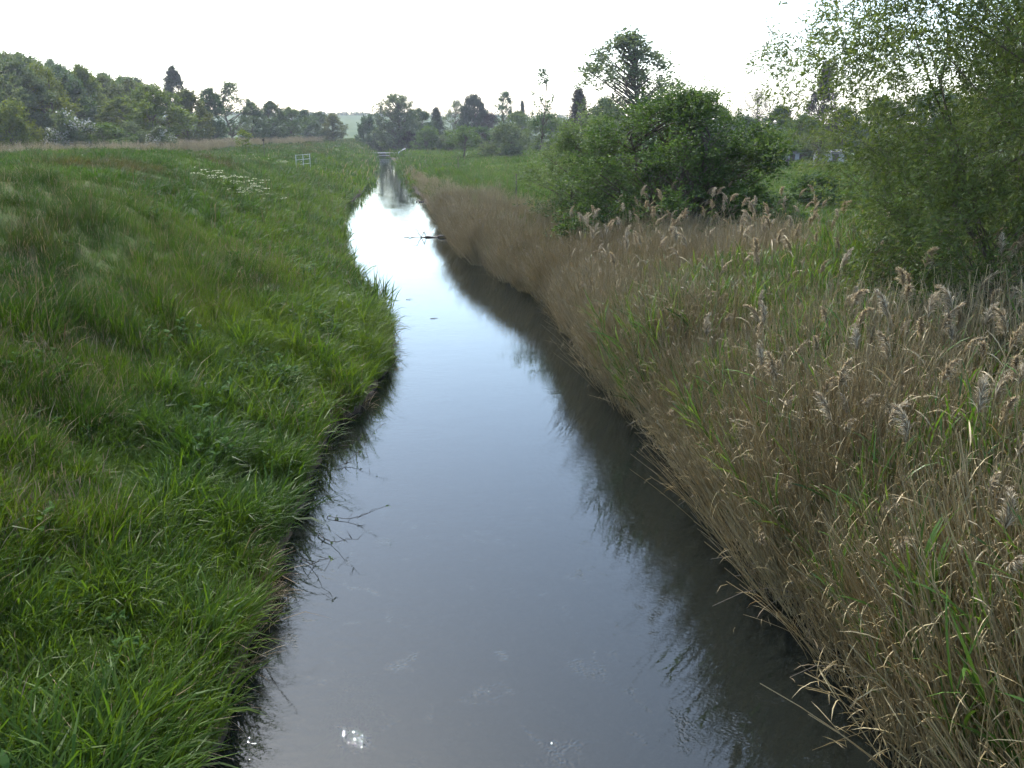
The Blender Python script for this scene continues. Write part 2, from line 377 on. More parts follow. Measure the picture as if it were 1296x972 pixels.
# ---- grass tufts
def tuft(n, rad, l0, l1, w0, w1, lean, bend, seg=4, straw=0.0, seeds=0):
    g = Geo(); rr = rad * np.sqrt(U(0, 1, n)); th = U(0, 6.283, n)
    root = np.stack([rr * np.cos(th), rr * np.sin(th), -.03 + 0 * rr], 1)
    az = th + U(-1.2, 1.2, n); ln = U(l0, l1, n)
    V, F, P = blades(root, az, U(0, lean, n), U(bend * .25, bend, n), ln, U(w0, w1, n), seg, roll=U(-.9, .9, n))
    t = np.repeat(U(0, 1, n), seg)
    ns = int(n * straw); g.add(V[:(n - ns) * (seg + 1) * 2], F[:(n - ns) * seg], t[:(n - ns) * seg], 0)
    if ns: g.add(V[(n - ns) * (seg + 1) * 2:], F[(n - ns) * seg:] - (n - ns) * (seg + 1) * 2, t[(n - ns) * seg:], 1)
    if seeds:
        k = seeds; rr = rad * np.sqrt(U(0, 1, k)); th = U(0, 6.283, k); root = np.stack([rr * np.cos(th), rr * np.sin(th), 0 * rr], 1)
        V, F, P = blades(root, U(0, 6.28, k), U(0, .15, k), U(.1, .5, k), U(l1 * .9, l1 * 1.3, k), U(.003, .005, k), 3, STRIP)
        g.add(V, F, .4, 1)
        tip = P[:, -1]; V, F, _ = blades(tip - [0, 0, .02], U(0, 6.28, k), U(.1, .5, k), U(.1, .6, k), U(.05, .10, k), U(.005, .010, k), 3, BLADE)
        g.add(V, F, np.repeat(U(0, .5, k), 3), 1)
    return g
near_broad = [tuft(20, .13, .28, .62, .007, .014, .45, 1.9).mesh('broad_tuft', [M['grass'], M['straw']]) for _ in range(6)]
near_fine = [tuft(26, .12, .25, .55, .004, .009, .4, 1.2, 3, .05, 1).mesh('fine_tuft', [M['grass'], M['straw']]) for _ in range(5)]
near_dry = [tuft(22, .16, .3, .7, .004, .009, .8, 1.9, 3, .9).mesh('dry_tuft', [M['grass'], M['straw']]) for _ in range(3)]
mid_t = [tuft(34, .32, .25, .6, .012, .026, .5, 1.5, 3, .04, 1).mesh('mid_tuft', [M['grass'], M['straw']]) for _ in range(5)]
far_t = [tuft(46, 1.0, .25, .6, .04, .09, .6, 1.2, 2, .05, 3).mesh('far_tuft', [M['grass'], M['straw']]) for _ in range(4)]
def herb(n):
    g = Geo(); rr = .12 * np.sqrt(U(0, 1, n)); th = U(0, 6.283, n); root = np.stack([rr * np.cos(th), rr * np.sin(th), 0 * rr - .03], 1)
    V, F, Pq = stems(root, th, U(0, .3, n), U(0, .3, n), U(.25, .5, n), np.full(n, .004), np.full(n, .002), 3, 3); g.add(V, F, .3, 0)
    for q in range(8):
        t = U(.35, 1, n) * 3; pos = np.stack([[np.interp(t[k], np.arange(4), Pq[k, :, c]) for c in range(3)] for k in range(n)])
        V, F, _ = blades(pos, U(0, 6.28, n), U(.7, 1.5, n), U(.2, .9, n), U(.07, .13, n), U(.03, .055, n), 3, np.array([.2, .9, 1, .6, .03]), roll=U(-.4, .4, n)); g.add(V, F, np.repeat(U(0, 1, n), 3), 0)
    return g
M['herb'] = foliage('herb_leaf', [(0, (.050, .105, .016)), (1, (.030, .075, .020))], .4, .75, .12, inst=True, lo=.7, hi=1.2)
herbs = [herb(7).mesh('broadleaf_herb', [M['herb'], M['straw']]) for _ in range(4)]
GP = near_broad + near_fine + near_dry + mid_t + far_t + herbs

def sample(x0, x1, y0, y1, dens):
    n = int((x1 - x0) * (y1 - y0) * dens); return U(x0, x1, n), U(y0, y1, n)
def in_view(x, y, margin=1.5):
    a = R(8.5); xc = x * math.cos(a) - y * math.sin(a); d = x * math.sin(a) + y * math.cos(a)
    return (np.abs(xc) < .66 * (d + 2.2) + margin) & (d > 1.0)
GPOS, GROT, GSCL, GIDX, GTIN = [], [], [], [], []
def put(x, y, z, rot, s, idx, tint):
    GPOS.append(np.stack([x, y, z], 1)); GROT.append(rot); GSCL.append(s); GIDX.append(idx); GTIN.append(tint)
def lay(x, y, base, nproto, scale, side):
    keep = in_view(x, y, 4); x = x[keep]; y = y[keep]
    d = XL(y) - x if side < 0 else x - XR(y)
    k = d > (.12 if side < 0 else .5); x = x[k]; y = y[k]; d = d[k]; n = len(x)
    clump = fbm(x * 1.3, y * 1.3, 3); big = fbm(x * .11, y * .11, 9); patch = fbm(x * .3, y * .3, 14)
    s = scale * (.15 + 1.7 * clump) * U(.7, 1.25, n)
    # slope crest and top are thinner, drier and browner; the lower bank lush
    if side < 0:
        up = sstep(3.5, 8.0, d); s = s * (1 - .42 * up) * (1 + .35 * np.exp(-d / 1.0))
        tint = -.17 + .76 * patch + .35 * (clump - .5) + up * (.20 + .36 * (big - .35)) + U(-.13, .13, n)
        tint = tint + .1 * sstep(90, 160, y)
    else:
        tint = .0 + .5 * patch + .25 * (big - .5) + U(-.08, .08, n); s = s * (1 - .3 * sstep(3, 8, d))
    tint = np.clip(tint, 0, .88)
    la = fbm(x * .25, y * .25, 41) * 12.6; lm = .36 * fbm(x * .5, y * .5, 52)
    rot = np.stack([lm * np.cos(la), lm * np.sin(la), U(0, 6.28, n)], 1)
    sc3 = np.stack([s, s, s * U(.85, 1.2, n)], 1)
    idx = base + rng.integers(0, nproto, n)
    if base == 0:   # near: broad blades below, fine grass higher up
        fine = (sstep(.8, 5, d) * 1.25 + (vnoise(x * .6, y * .6, 61) - .5) * .9 + U(-.2, .2, n)) > .5
        idx = np.where(fine, 6 + rng.integers(0, 5, n), rng.integers(0, 6, n))
        hb = (fbm(x * 1.1, y * 1.1, 66) > .60) & (U(0, 1, n) < .05) & (d > .8); idx = np.where(hb, 23 + rng.integers(0, 4, n), idx)
        tint = np.where(hb, np.clip(tint + .2, 0, .6), tint)
        dd = U(0, 1, n) < .015; idx = np.where(dd, 11 + rng.integers(0, 3, n), idx)
    put(x, y, ground_z(x, y) - .02, rot, sc3, idx, tint)
for (x0, x1, y0, y1, dens, base, npr, sc) in [
    (-14, 1, 3, 15, 110, 0, 11, 1.0), (-19, 1, 15, 27, 55, 0, 11, 1.1),
    (-33, 1, 27, 48, 13, 14, 5, 1.0), (-50, 0, 48, 85, 7, 14, 5, 1.15),
    (-90, 0, 85, 160, 1.5, 19, 4, 1.0), (-80, 0, 160, 330, .5, 19, 4, 1.3)]:
    lay(*sample(x0, x1, y0, y1, dens), base, npr, sc, -1)
for (x0, x1, y0, y1, dens, base, npr, sc) in [
    (7, 18, 3, 24, 14, 0, 11, 1.0), (8, 36, 20, 50, 9, 14, 5, 1.1), (4, 60, 50, 95, 4.5, 14, 5, 1.3), (2, 90, 95, 170, 1.2, 19, 4, 1.0), (2, 80, 170, 320, .35, 19, 4, 1.3)]:
    lay(*sample(x0, x1, y0, y1, dens), base, npr, sc, 1)
# dry straw hanging over the water's edge, left bank
n = 900; y = U(4, 70, n); e = fbm(y * .4, y * 0, 91); k = e > .42; y = y[k]; n = len(y)
x = XL(y) - U(.0, .35, n); rot = np.stack([U(-.3, .3, n), U(.3, 1.1, n), U(0, 6.28, n)], 1)
# lean first, so spin about z is folded into the prototypes
put(x, y, ground_z(x, y) + .03, rot, np.repeat(U(.6, 1.1, n)[:, None], 3, 1), 11 + rng.integers(0, 3, n), U(.5, 1, n))
# tall lush clumps on the bulge of the left bank
for (cx, cy_, rad, h) in [(-.55, 21.5, .9, 1.75), (-1.2, 18.3, .6, 1.5), (-.4, 25, .8, 1.5), (-2.6, 23, .8, 1.5), (-1.9, 14.2, .5, 1.4), (-3.4, 17.5, .7, 1.4), (-4.2, 27, .9, 1.4), (-2.6, 9.8, .5, 1.25), (-2.1, 7.2, .45, 1.3)]:
    n = int(70 * rad); a = U(0, 6.28, n); rr = rad * np.sqrt(U(0, 1, n)); x = cx + rr * np.cos(a); y = cy_ + rr * np.sin(a)
    x = np.minimum(x, XL(y) - .1)
    s = h * (1 - .4 * (rr / rad) ** 2) * U(.85, 1.15, n)
    put(x, y, ground_z(x, y) - .02, np.stack([U(-.15, .15, n), U(-.15, .15, n), U(0, 6.28, n)], 1), np.stack([s * .8, s * .8, s], 1), rng.integers(0, 6, n), U(.0, .45, n))
scatter('meadow_grass', GP, np.concatenate(GPOS), np.concatenate(GROT), np.concatenate(GSCL), np.concatenate(GIDX), np.concatenate(GTIN))
print('grass tufts', sum(len(q) for q in GPOS))

# ---- reeds
def plume_geo(g, tip, az, size, m, seg_b=3, nb=20, fuzz=2):
    """a drooping one-sided panicle"""
    root = np.array([tip]); L = size
    _, _, P = blades(root, np.array([az]), np.array([.15]), np.array([rng.uniform(.7, 1.6)]), np.array([L]), np.array([.004]), 8, STRIP)
    V, F, _ = stems(root, np.array([az]), np.array([.15]), np.array([.9]), np.array([L]), np.array([.0022]), np.array([.001]), 4, 3); g.add(V, F, .4, m)
    P = P[0]; t = np.sort(U(0, 1, nb)); pos = np.stack([np.interp(t * 8, np.arange(9), P[:, k]) for k in range(3)], 1)
    for f in range(fuzz):
        a = az + rng.normal(0, .55, nb); ln = L * (.52 - .34 * t) * U(.6, 1.2, nb)
        V, F, _ = blades(pos, a, U(.1, .55, nb), U(.8, 2.1, nb), ln, U(.004, .010, nb) * (1.0 if fuzz > 1 else 2.2), seg_b, BLADE, roll=U(-1, 1, nb))
        g.add(V, F, np.repeat(U(0, 1, nb), seg_b), m)
def reed_clump(n, rad, h0, h1, plumes, leaves, leanmax=.25, seg=5, r=.0042, far=False):
    g = Geo(); rr = rad * np.sqrt(U(0, 1, n)); th = U(0, 6.283, n)
    root = np.stack([rr * np.cos(th), rr * np.sin(th), 0 * rr - .05], 1); az = U(0, 6.283, n); ln = U(h0, h1, n)
    V, F, P = stems(root, az, U(0, leanmax, n), U(0, .35, n), ln, np.full(n, r), np.full(n, r * .55), seg, 3)
    g.add(V, F, np.repeat(U(.1, 1, n), seg * 3), 0)
    for q in range(leaves):
        t = U(.25, .95, n) * seg; pos = np.stack([[np.interp(t[k], np.arange(seg + 1), P[k, :, c]) for c in range(3)] for k in range(n)])
        V, F, _ = blades(pos, U(0, 6.28, n), U(.3, .9, n), U(.6, 1.9, n), U(.15, .36, n), U(.004, .010, n) * (2.4 if far else 1), 3, BLADE, roll=U(-1, 1, n))
        g.add(V, F, np.repeat(U(0, 1, n), 3), 0)
    for k in rng.permutation(n)[:plumes]:
        plume_geo(g, P[k, -1], rng.uniform(0, 6.28), rng.uniform(.22, .32), 1, 2 if far else 3, 8 if far else 36, 1 if far else 4)
    return g
def green_clump(n, h0, h1):
    g = Geo(); rr = .2 * np.sqrt(U(0, 1, n)); th = U(0, 6.283, n); root = np.stack([rr * np.cos(th), rr * np.sin(th), 0 * rr - .05], 1)
    ln = U(h0, h1, n); V, F, P = stems(root, th, U(0, .15, n), U(0, .2, n), ln, np.full(n, .004), np.full(n, .002), 3, 3); g.add(V, F, .4, 0)
    for q in range(7):
        t = U(.15, 1, n) * 3; pos = np.stack([[np.interp(t[k], np.arange(4), P[k, :, c]) for c in range(3)] for k in range(n)])
        V, F, _ = blades(pos, U(0, 6.28, n), U(.08, .45, n), U(.15, .9, n), U(.28, .5, n), U(.009, .018, n), 4, BLADE, roll=U(-.6, .6, n))
        g.add(V, F, np.repeat(U(0, 1, n), 4), 0)
    return g
dry_c = [reed_clump(17, .24, 1.5, 2.4, 1 if k < 1 else 0, 1, .22, 5, .0062).mesh('dry_reeds', [M['reed'], M['plume']]) for k in range(6)]
lit_c = [reed_clump(16, .3, .5, 1.3, 0, 4, .9).mesh('broken_reeds', [M['reed'], M['plume']]) for k in range(3)]
grn_c = [green_clump(7, .6, 1.25).mesh('green_reeds', M['green_reed']) for k in range(4)]
far_c = [reed_clump(26, .5, 1.3, 2.1, 9, 2, .25, 3, .010, True).mesh('far_reeds', [M['reed'], M['plume']]) for k in range(4)]
def bed_w(y):   # width of the reed belt from the water's edge
    return np.interp(y, [0, 6, 15, 24, 31, 36, 44, 60, 80, 110, 150, 200], [9, 9, 8.6, 8.0, 6.6, 4.6, 3.4, 2.5, 1.9, 1.2, .8, .5])
RPOS, RROT, RSCL, RIDX, RTIN = [], [], [], [], []
def reeds(y0, y1, dens, base, npr, hs, tintf, fmin=0.0, gate=None):
    n = int(13 * (y1 - y0) * dens); y = U(y0, y1, n); d = U(-.08, 10, n); x = XR(y) + d
    k = (d < bed_w(y) * (.85 + .3 * fbm(y * .5, y * 0, 21))) & in_view(x, y, 2.5) & (d > fmin)
    k &= fbm(x * .55, y * .55, 23) * .6 + U(0, .7, n) > .33
    if gate is not None: k &= gate(x, y, d)
    x = x[k]; y = y[k]; d = d[k]; n = len(x)
    s = hs * (.66 + .66 * fbm(x * .5, y * .5, 25)) * U(.82, 1.12, n) * (.92 + .08 * sstep(0, 2.2, d)) * np.interp(y, [0, 18, 26, 40, 70, 120], [1, 1, .88, .85, .75, .6])
    edge = np.exp(-d / 1.3)
    lean = -edge * U(.08, .5, n) + rng.normal(0, .15, n); ly = rng.normal(0, .16, n) + .06
    # lean over x (towards the water) first; a full spin would undo it, so spin only where upright
    rot = np.stack([ly, lean, U(-.6, .6, n) * (1 - edge) + U(0, 6.28, n) * (edge < .35)], 1)
    RPOS.append(np.stack([x, y, ground_z(x, y) - .03], 1)); RROT.append(rot); RSCL.append(np.stack([s, s, s], 1))
    RIDX.append(base + rng.integers(0, npr, n)); RTIN.append(tintf(x, y, d, n))
tdry = lambda x, y, d, n: np.clip(.15 + .5 * fbm(x * .35, y * .35, 27) + .25 * sstep(1, 5, d) + U(-.2, .2, n), 0, 1)
tgrn = lambda x, y, d, n: np.clip(.2 + .5 * fbm(x * .6, y * .6, 28) + U(-.25, .25, n), 0, 1)
reeds(3, 14, 15, 0, 6, 1.14, tdry); reeds(14, 34, 14, 0, 6, 1.06, tdry); reeds(34, 60, 9, 0, 6, 1.0, tdry)
reeds(60, 130, 2.2, 13, 4, .8, tdry)
reeds(3, 40, 3.5, 6, 3, 1.15, tdry)
reeds(3, 60, 5, 6, 3, .6, tdry, -1, lambda x, y, d: d < .6)
reeds(3, 60, 20, 0, 6, 1.12, tdry, -1, lambda x, y, d: d < 1.0)
reeds(3, 22, 13, 9, 4, 1.78, tgrn, .15, lambda x, y, d: fbm(x * 1.1, y * 1.1, 33) + .10 * sstep(.3, 4, d) > .50)
reeds(20, 60, 6, 9, 4, 1.3, tgrn, .3, lambda x, y, d: fbm(x * .4, y * .4, 34) > .52)
scatter('reed_bed', dry_c + lit_c + grn_c + far_c, np.concatenate(RPOS), np.concatenate(RROT), np.concatenate(RSCL), np.concatenate(RIDX), np.concatenate(RTIN))
print('reed clumps', sum(len(q) for q in RPOS))
# brown reed strip across the left field
n = 9000; x = U(-95, -10, n); y = U(85, 250, n)
xe = np.interp(y, [85, 96, 108, 165, 225, 250], [-36, -36, -26, -24, -15.5, -14]) + (fbm(y * .06, y * 0, 71) - .5) * 5
wd = np.interp(y, [85, 130, 200, 250], [30, 24, 10, 5])
k = (x < xe) & (x > xe - wd) & in_view(x, y, 3) & (y > 92 + 4 * fbm(x * .2, x * 0, 5)); x = x[k]; y = y[k]; n = len(x)
s = .75 * U(.8, 1.2, n)
scatter('dry_reed_strip', far_c, np.stack([x, y, ground_z(x, y) - .05], 1), np.stack([rng.normal(0, .08, n), rng.normal(0, .08, n), U(0, 6.28, n)], 1), np.stack([s, s, s], 1), rng.integers(0, 4, n), np.clip(.35 + .4 * fbm(x * .1, y * .1, 3) + U(-.2, .2, n), 0, 1))

# ------------------------------------------------------------------ trees
rng = np.random.default_rng(11)
def norm(v): return v / (np.linalg.norm(v, axis=-1, keepdims=True) + 1e-9)
def leaves(g, pos, dirs, L, W, m=0, tint=None):
    n = len(pos); nr = norm(rng.normal(size=(n, 3)) + [0, 0, .5]); d = norm(dirs); s = norm(np.cross(d, nr)); L = L[:, None]; W = W[:, None]
    V = np.stack([pos, pos + d * L * .45 + s * W * .5, pos + d * L, pos + d * L * .45 - s * W * .5], 1)
    g.add(V, np.arange(n * 4).reshape(n, 4), rng.uniform(0, 1, n) if tint is None else tint, m)
def tree(H, base, prof, Rr, K, T, LP, leafL, leafW, twigL, droop=0.0, outward=.7, upw=.35, shell=.45, lump=.25, trunk_r=.16, trunk_top=.8,
         limbs=True, stems_n=1, twig_r=0.0, flat=.6, leafdrop=.0, lean=(0, 0), bark='bark', leaf_spread=.5, white=0.0, whiteM=1, sides=6, limb_r=.3, limb_frac=1.0):
    """trunk with limbs that reach the leaf clusters; leaves along twigs spread through the crown's volume"""
    gt = Geo(); gl = Geo()
    t = U(0, 1, K) ** .9; th = U(0, 6.283, K)
    rho = np.where(U(0, 1, K) < shell, U(.72, 1.02, K), np.sqrt(U(0, 1, K)) * .85)
    pr = np.interp(t, [p[0] for p in prof], [p[1] for p in prof]) * Rr
    pr = pr * (1 + lump * (2 * fbm(np.cos(th) * 1.7 + 5 + t * 2.3, np.sin(th) * 1.7 + 5 + t * 3.1, rng.integers(1, 999)) - 1) * 1.6)
    C = np.stack([rho * pr * np.cos(th) + lean[0] * t, rho * pr * np.sin(th) + lean[1] * t, base + (H - base) * t], 1)
    # trunk(s)
    top = base + (H - base) * trunk_top
    ax = []
    for q in range(stems_n):
        a = U(0, 6.28, 1)[0]; off = (0 if stems_n == 1 else .25 * Rr * .4)
        f = np.linspace(0, 1, 8); wob = np.cumsum(rng.normal(0, .02 * H, (8, 2)), 0); wob[0] = 0
        spread = 0 if stems_n == 1 else Rr * rng.uniform(.1, .45)
        p = np.stack([off * math.cos(a) + spread * f * math.cos(a) + wob[:, 0] + lean[0] * f, off * math.sin(a) + spread * f * math.sin(a) + wob[:, 1] + lean[1] * f, -.15 + (top + .15) * f], 1)
        r = trunk_r * (1 - .85 * f) * (1 if stems_n == 1 else .6); r[0] *= 1.3
        tube(gt, p, r, sides + 2); ax.append(p)
    if limbs:
        for c in C[np.argsort(-rho + U(0, .7, K))[:int(len(C) * limb_frac)]]:
            p = ax[rng.integers(0, len(ax))]
            zz = max(base * .75, c[2] - rng.uniform(.5, 1.0) * np.linalg.norm(c[:2] - p[:, :2].mean(0)) - .05 * H); zz = min(zz, p[-1, 2])
            s = np.array([np.interp(zz, p[:, 2], p[:, 0]), np.interp(zz, p[:, 2], p[:, 1]), zz])
            f = np.linspace(0, 1, 5)[:, None]; mid = (s + c) / 2 + rng.normal(0, .05 * Rr, 3) + [0, 0, .06 * Rr]
            pts = s * (1 - f) ** 2 + 2 * mid * f * (1 - f) + c * f ** 2
            tube(gt, pts, trunk_r * limb_r * (1 - .8 * f[:, 0]) * (.6 + .6 * rng.random()), 4, cap=False)
    out = C.copy(); out[:, 2] = (C[:, 2] - (base + (H - base) * .35)) * flat; out = norm(out)
    TT = K * T; Cc = np.repeat(C, T, 0); oo = np.repeat(out, T, 0)
    d = norm(oo * outward + [0, 0, upw] + rng.normal(size=(TT, 3)) * .75); tl = twigL * U(.55, 1.25, TT)
    S = Cc + rng.normal(size=(TT, 3)) * twigL * .25
    if twig_r:
        f = np.linspace(0, 1, 4)
        P = S[:, None] + d[:, None] * (tl[:, None] * f)[:, :, None]; P[:, :, 2] -= droop * tl[:, None] * f[None] ** 2
        w = norm(np.cross(d, rng.normal(size=(TT, 3))))[:, None] * (twig_r * (1.1 - f))[None, :, None]
        Vt = np.stack([P - w, P + w], 2).reshape(-1, 3); i = (np.arange(TT)[:, None] * 4 + np.arange(3)[None]) * 2
        gt.add(Vt, np.stack([i, i + 1, i + 3, i + 2], 2))
    NL = TT * LP; f = U(.1, 1.05, NL); di = np.repeat(d, LP, 0); ti = np.repeat(tl, LP)
    pos = np.repeat(S, LP, 0) + di * (ti * f)[:, None]; pos[:, 2] -= droop * ti * f ** 2
    pos += rng.normal(size=(NL, 3)) * leafL * leaf_spread
    ld = di + rng.normal(size=(NL, 3)) * .8; ld[:, 2] -= leafdrop + droop * .8
    keep = pos[:, 2] > .05; pos = pos[keep]; ld = ld[keep]; NL = len(pos)
    tint = np.clip(np.repeat(rng.uniform(0, 1, K), T * LP)[keep] * .45 + rng.uniform(0, .55, NL), 0, 1)
    if white:
        w = rng.uniform(0, 1, NL) < white * 2 * sstep(.35, .7, rng.uniform(0, 1, K)).repeat(T * LP)[keep]
        leaves(gl, pos[w], ld[w], U(.6, 1.1, w.sum()) * leafL, U(.8, 1.2, w.sum()) * leafL * .8, 1, tint[w]); pos = pos[~w]; ld = ld[~w]; tint = tint[~w]; NL = len(pos)
    leaves(gl, pos, ld, U(.7, 1.25, NL) * leafL, U(.8, 1.25, NL) * leafW, 0, tint)
    return gt, gl
def proto(name, leafmat, bark='bark', **k):
    gt, gl = tree(**k)
    mats = [M[leafmat]] + ([M['blossom']] if k.get('white') else [])
    return (gt.mesh(name + '_trunk', M[bark], True), gl.mesh(name + '_crown', mats), k['H'], k['Rr'])
ROUND = [(0, .45), (.2, .85), (.45, 1), (.7, .85), (.9, .5), (1, .15)]
EGG = [(0, .5), (.25, 1), (.5, .9), (.8, .5), (1, .1)]
CONE = [(0, 1), (.3, .75), (.6, .45), (.9, .12), (1, .02)]
COL = [(0, .6), (.2, .95), (.6, 1), (.85, .7), (1, .15)]
DOME = [(0, .9), (.4, 1), (.7, .85), (.9, .55), (1, .2)]
BUSH = [(0, .85), (.25, 1), (.55, .9), (.8, .6), (1, .2)]
P = {}
for k in range(5):
    P['broad%d' % k] = proto('broad', 'leaf_mid', H=10, base=.9 + .4 * (k % 2), prof=ROUND if k % 2 else EGG, Rr=3.6, K=115, T=9, LP=11, leafL=.30, leafW=.20, twigL=.75, lump=.35, trunk_r=.18, upw=.3)
for k in range(2):
    P['airy%d' % k] = proto('airy', 'leaf_mid', H=10, base=2.0, prof=EGG, Rr=2.6, limb_r=.5, K=75, T=7, LP=7, leafL=.24, leafW=.17, twigL=.6, lump=.4, trunk_r=.13, trunk_top=.9, upw=.5, shell=.55)
P['birch'] = proto('birch', 'leaf_silver', H=10, base=2.0, prof=[(0, .7), (.3, 1), (.6, .8), (.85, .45), (1, .1)], Rr=2.9, K=170, T=8, LP=7, limb_r=.5, leafL=.19, leafW=.14, twigL=.55, lump=.4, trunk_r=.12, trunk_top=.95, upw=.3, shell=.4)
P['sparse'] = proto('sparse', 'leaf_blue', H=8, base=2.5, prof=EGG, Rr=1.5, limb_r=.6, K=30, T=5, LP=5, leafL=.22, leafW=.17, twigL=.4, lump=.4, trunk_r=.08, trunk_top=.98)
P['column'] = proto('column', 'leaf_dark', H=12, base=1, prof=COL, Rr=1.6, K=150, T=9, LP=9, leafL=.28, leafW=.2, twigL=.5, outward=.35, upw=1.0, lump=.15, shell=.6)
P['dome'] = proto('dome', 'leaf_dark', H=9, base=.5, prof=DOME, Rr=3.8, K=230, T=9, LP=9, leafL=.30, leafW=.22, twigL=.5, lump=.06, shell=.75, outward=.5)
for k in range(2):
    P['conifer%d' % k] = proto('conifer', 'leaf_dark', 'bark_dark', H=10, base=.8, prof=CONE, Rr=2.6, K=170, T=8, LP=9, leafL=.26, leafW=.12, twigL=.7, droop=.35, outward=1.3, upw=.0, lump=.25, trunk_top=1.0, shell=.6)
for k in range(3):
    P['fruit%d' % k] = proto('fruit', 'leaf_mid', H=4.6, base=1.5, prof=ROUND, Rr=2.3, K=50, T=8, LP=9, leafL=.20, leafW=.13, twigL=.5, lump=.35, trunk_r=.13, trunk_top=.5, upw=.35)
for k in range(3):
    P['bush%d' % k] = proto('bush', 'leaf_mid', H=3.2, base=.1, prof=BUSH, Rr=2.0, K=75, T=8, LP=10, leafL=.20, leafW=.13, twigL=.45, lump=.35, trunk_r=.07, stems_n=5, upw=.4)
for k in range(2):
    P['blossom%d' % k] = proto('blossom', 'leaf_silver', H=3.2, base=.1, prof=BUSH, Rr=2.0, K=75, T=8, LP=10, leafL=.20, leafW=.13, twigL=.45, lump=.35, trunk_r=.07, stems_n=5, upw=.4, white=.22)
P['bare'] = proto('bare', 'leaf_plum', 'bark', H=9, base=2.5, prof=ROUND, Rr=3.6, K=85, T=14, LP=2, leafL=.13, leafW=.08, twigL=.95, twig_r=.02, lump=.25, trunk_r=.16, upw=.6)
P['riverwillow'] = proto('riverwillow', 'leaf_silver', H=13, base=.8, prof=[(0, .6), (.2, .75), (.5, 1), (.75, .95), (.92, .6), (1, .3)], Rr=4.6, K=185, T=10, LP=10, leafL=.30, leafW=.17, twigL=1.0, twig_r=.025, lump=.45, trunk_r=.28, upw=.45, shell=.5)
P['sapling'] = proto('sapling', 'leaf_yellow', H=3.0, base=.9, prof=EGG, Rr=.8, K=16, T=6, LP=7, leafL=.16, leafW=.11, twigL=.3, trunk_r=.03, trunk_top=.95)
print('protos', sum(len(a.polygons) + len(b.polygons) for a, b, _, _ in P.values()))

def plant(name, p, x, y, h, r=None, leaf=None, label='', cat='tree', group=None, rz=None, z=None):
    tr, cr, H, Rr = P[p]
    e = bpy.data.objects.new(name, None); col.objects.link(e); e.empty_display_size = .3
    e.location = (x, y, (gz(x, y) if z is None else z) - .05); s = h / H; sr = s if r is None else r / Rr
    e.rotation_euler = (0, 0, rng.uniform(0, 6.28) if rz is None else rz); e.scale = (sr, sr, s)
    t = link('trunk' if cat == 'tree' else 'stems', tr, e); c = link('crown' if cat == 'tree' else 'foliage', cr, e)
    if leaf:
        c.material_slots[0].link = 'OBJECT'; c.material_slots[0].material = M['leaf_' + leaf]
    return tag(e, label, cat, group)
def X(px, d): return (px - 648) / 1080 * d * math.cos(R(8.5)) + d * .9589 * math.sin(R(8.5)) + 0
# --- wood on the left hillside: crowns at about seven metres from each other
pts = []
for q in range(4000):
    x = rng.uniform(-175, -46); y = rng.uniform(112, 250)
    if y < 118 + (x + 46) * -.12: continue
    xc = x * .989 - y * .148; d = x * .148 + y * .989
    if not (-.76 < xc / d < -.415): continue
    if all((x - a) ** 2 + (y - b) ** 2 > 5.0 ** 2 for a, b in pts): pts.append((x, y))
pts = sorted(pts, key=lambda p: p[1])[:190]
for (x, y) in pts:
    h = rng.uniform(10, 13); lf = ['mid', 'mid', 'blue', 'olive', 'yellow', 'silver'][rng.integers(0, 6)]
    tone = {'mid': 'mid green', 'blue': 'dark bluish', 'olive': 'olive green', 'yellow': 'yellowish green', 'silver': 'greyish green'}[lf]
    plant('woodland_tree', 'broad%d' % rng.integers(0, 5), x, y, h, rng.uniform(3.8, 4.8), lf,
        tone + ' deciduous tree in the dense wood on the left hillside', 'tree', tone + ' trees of the wood on the left hillside')

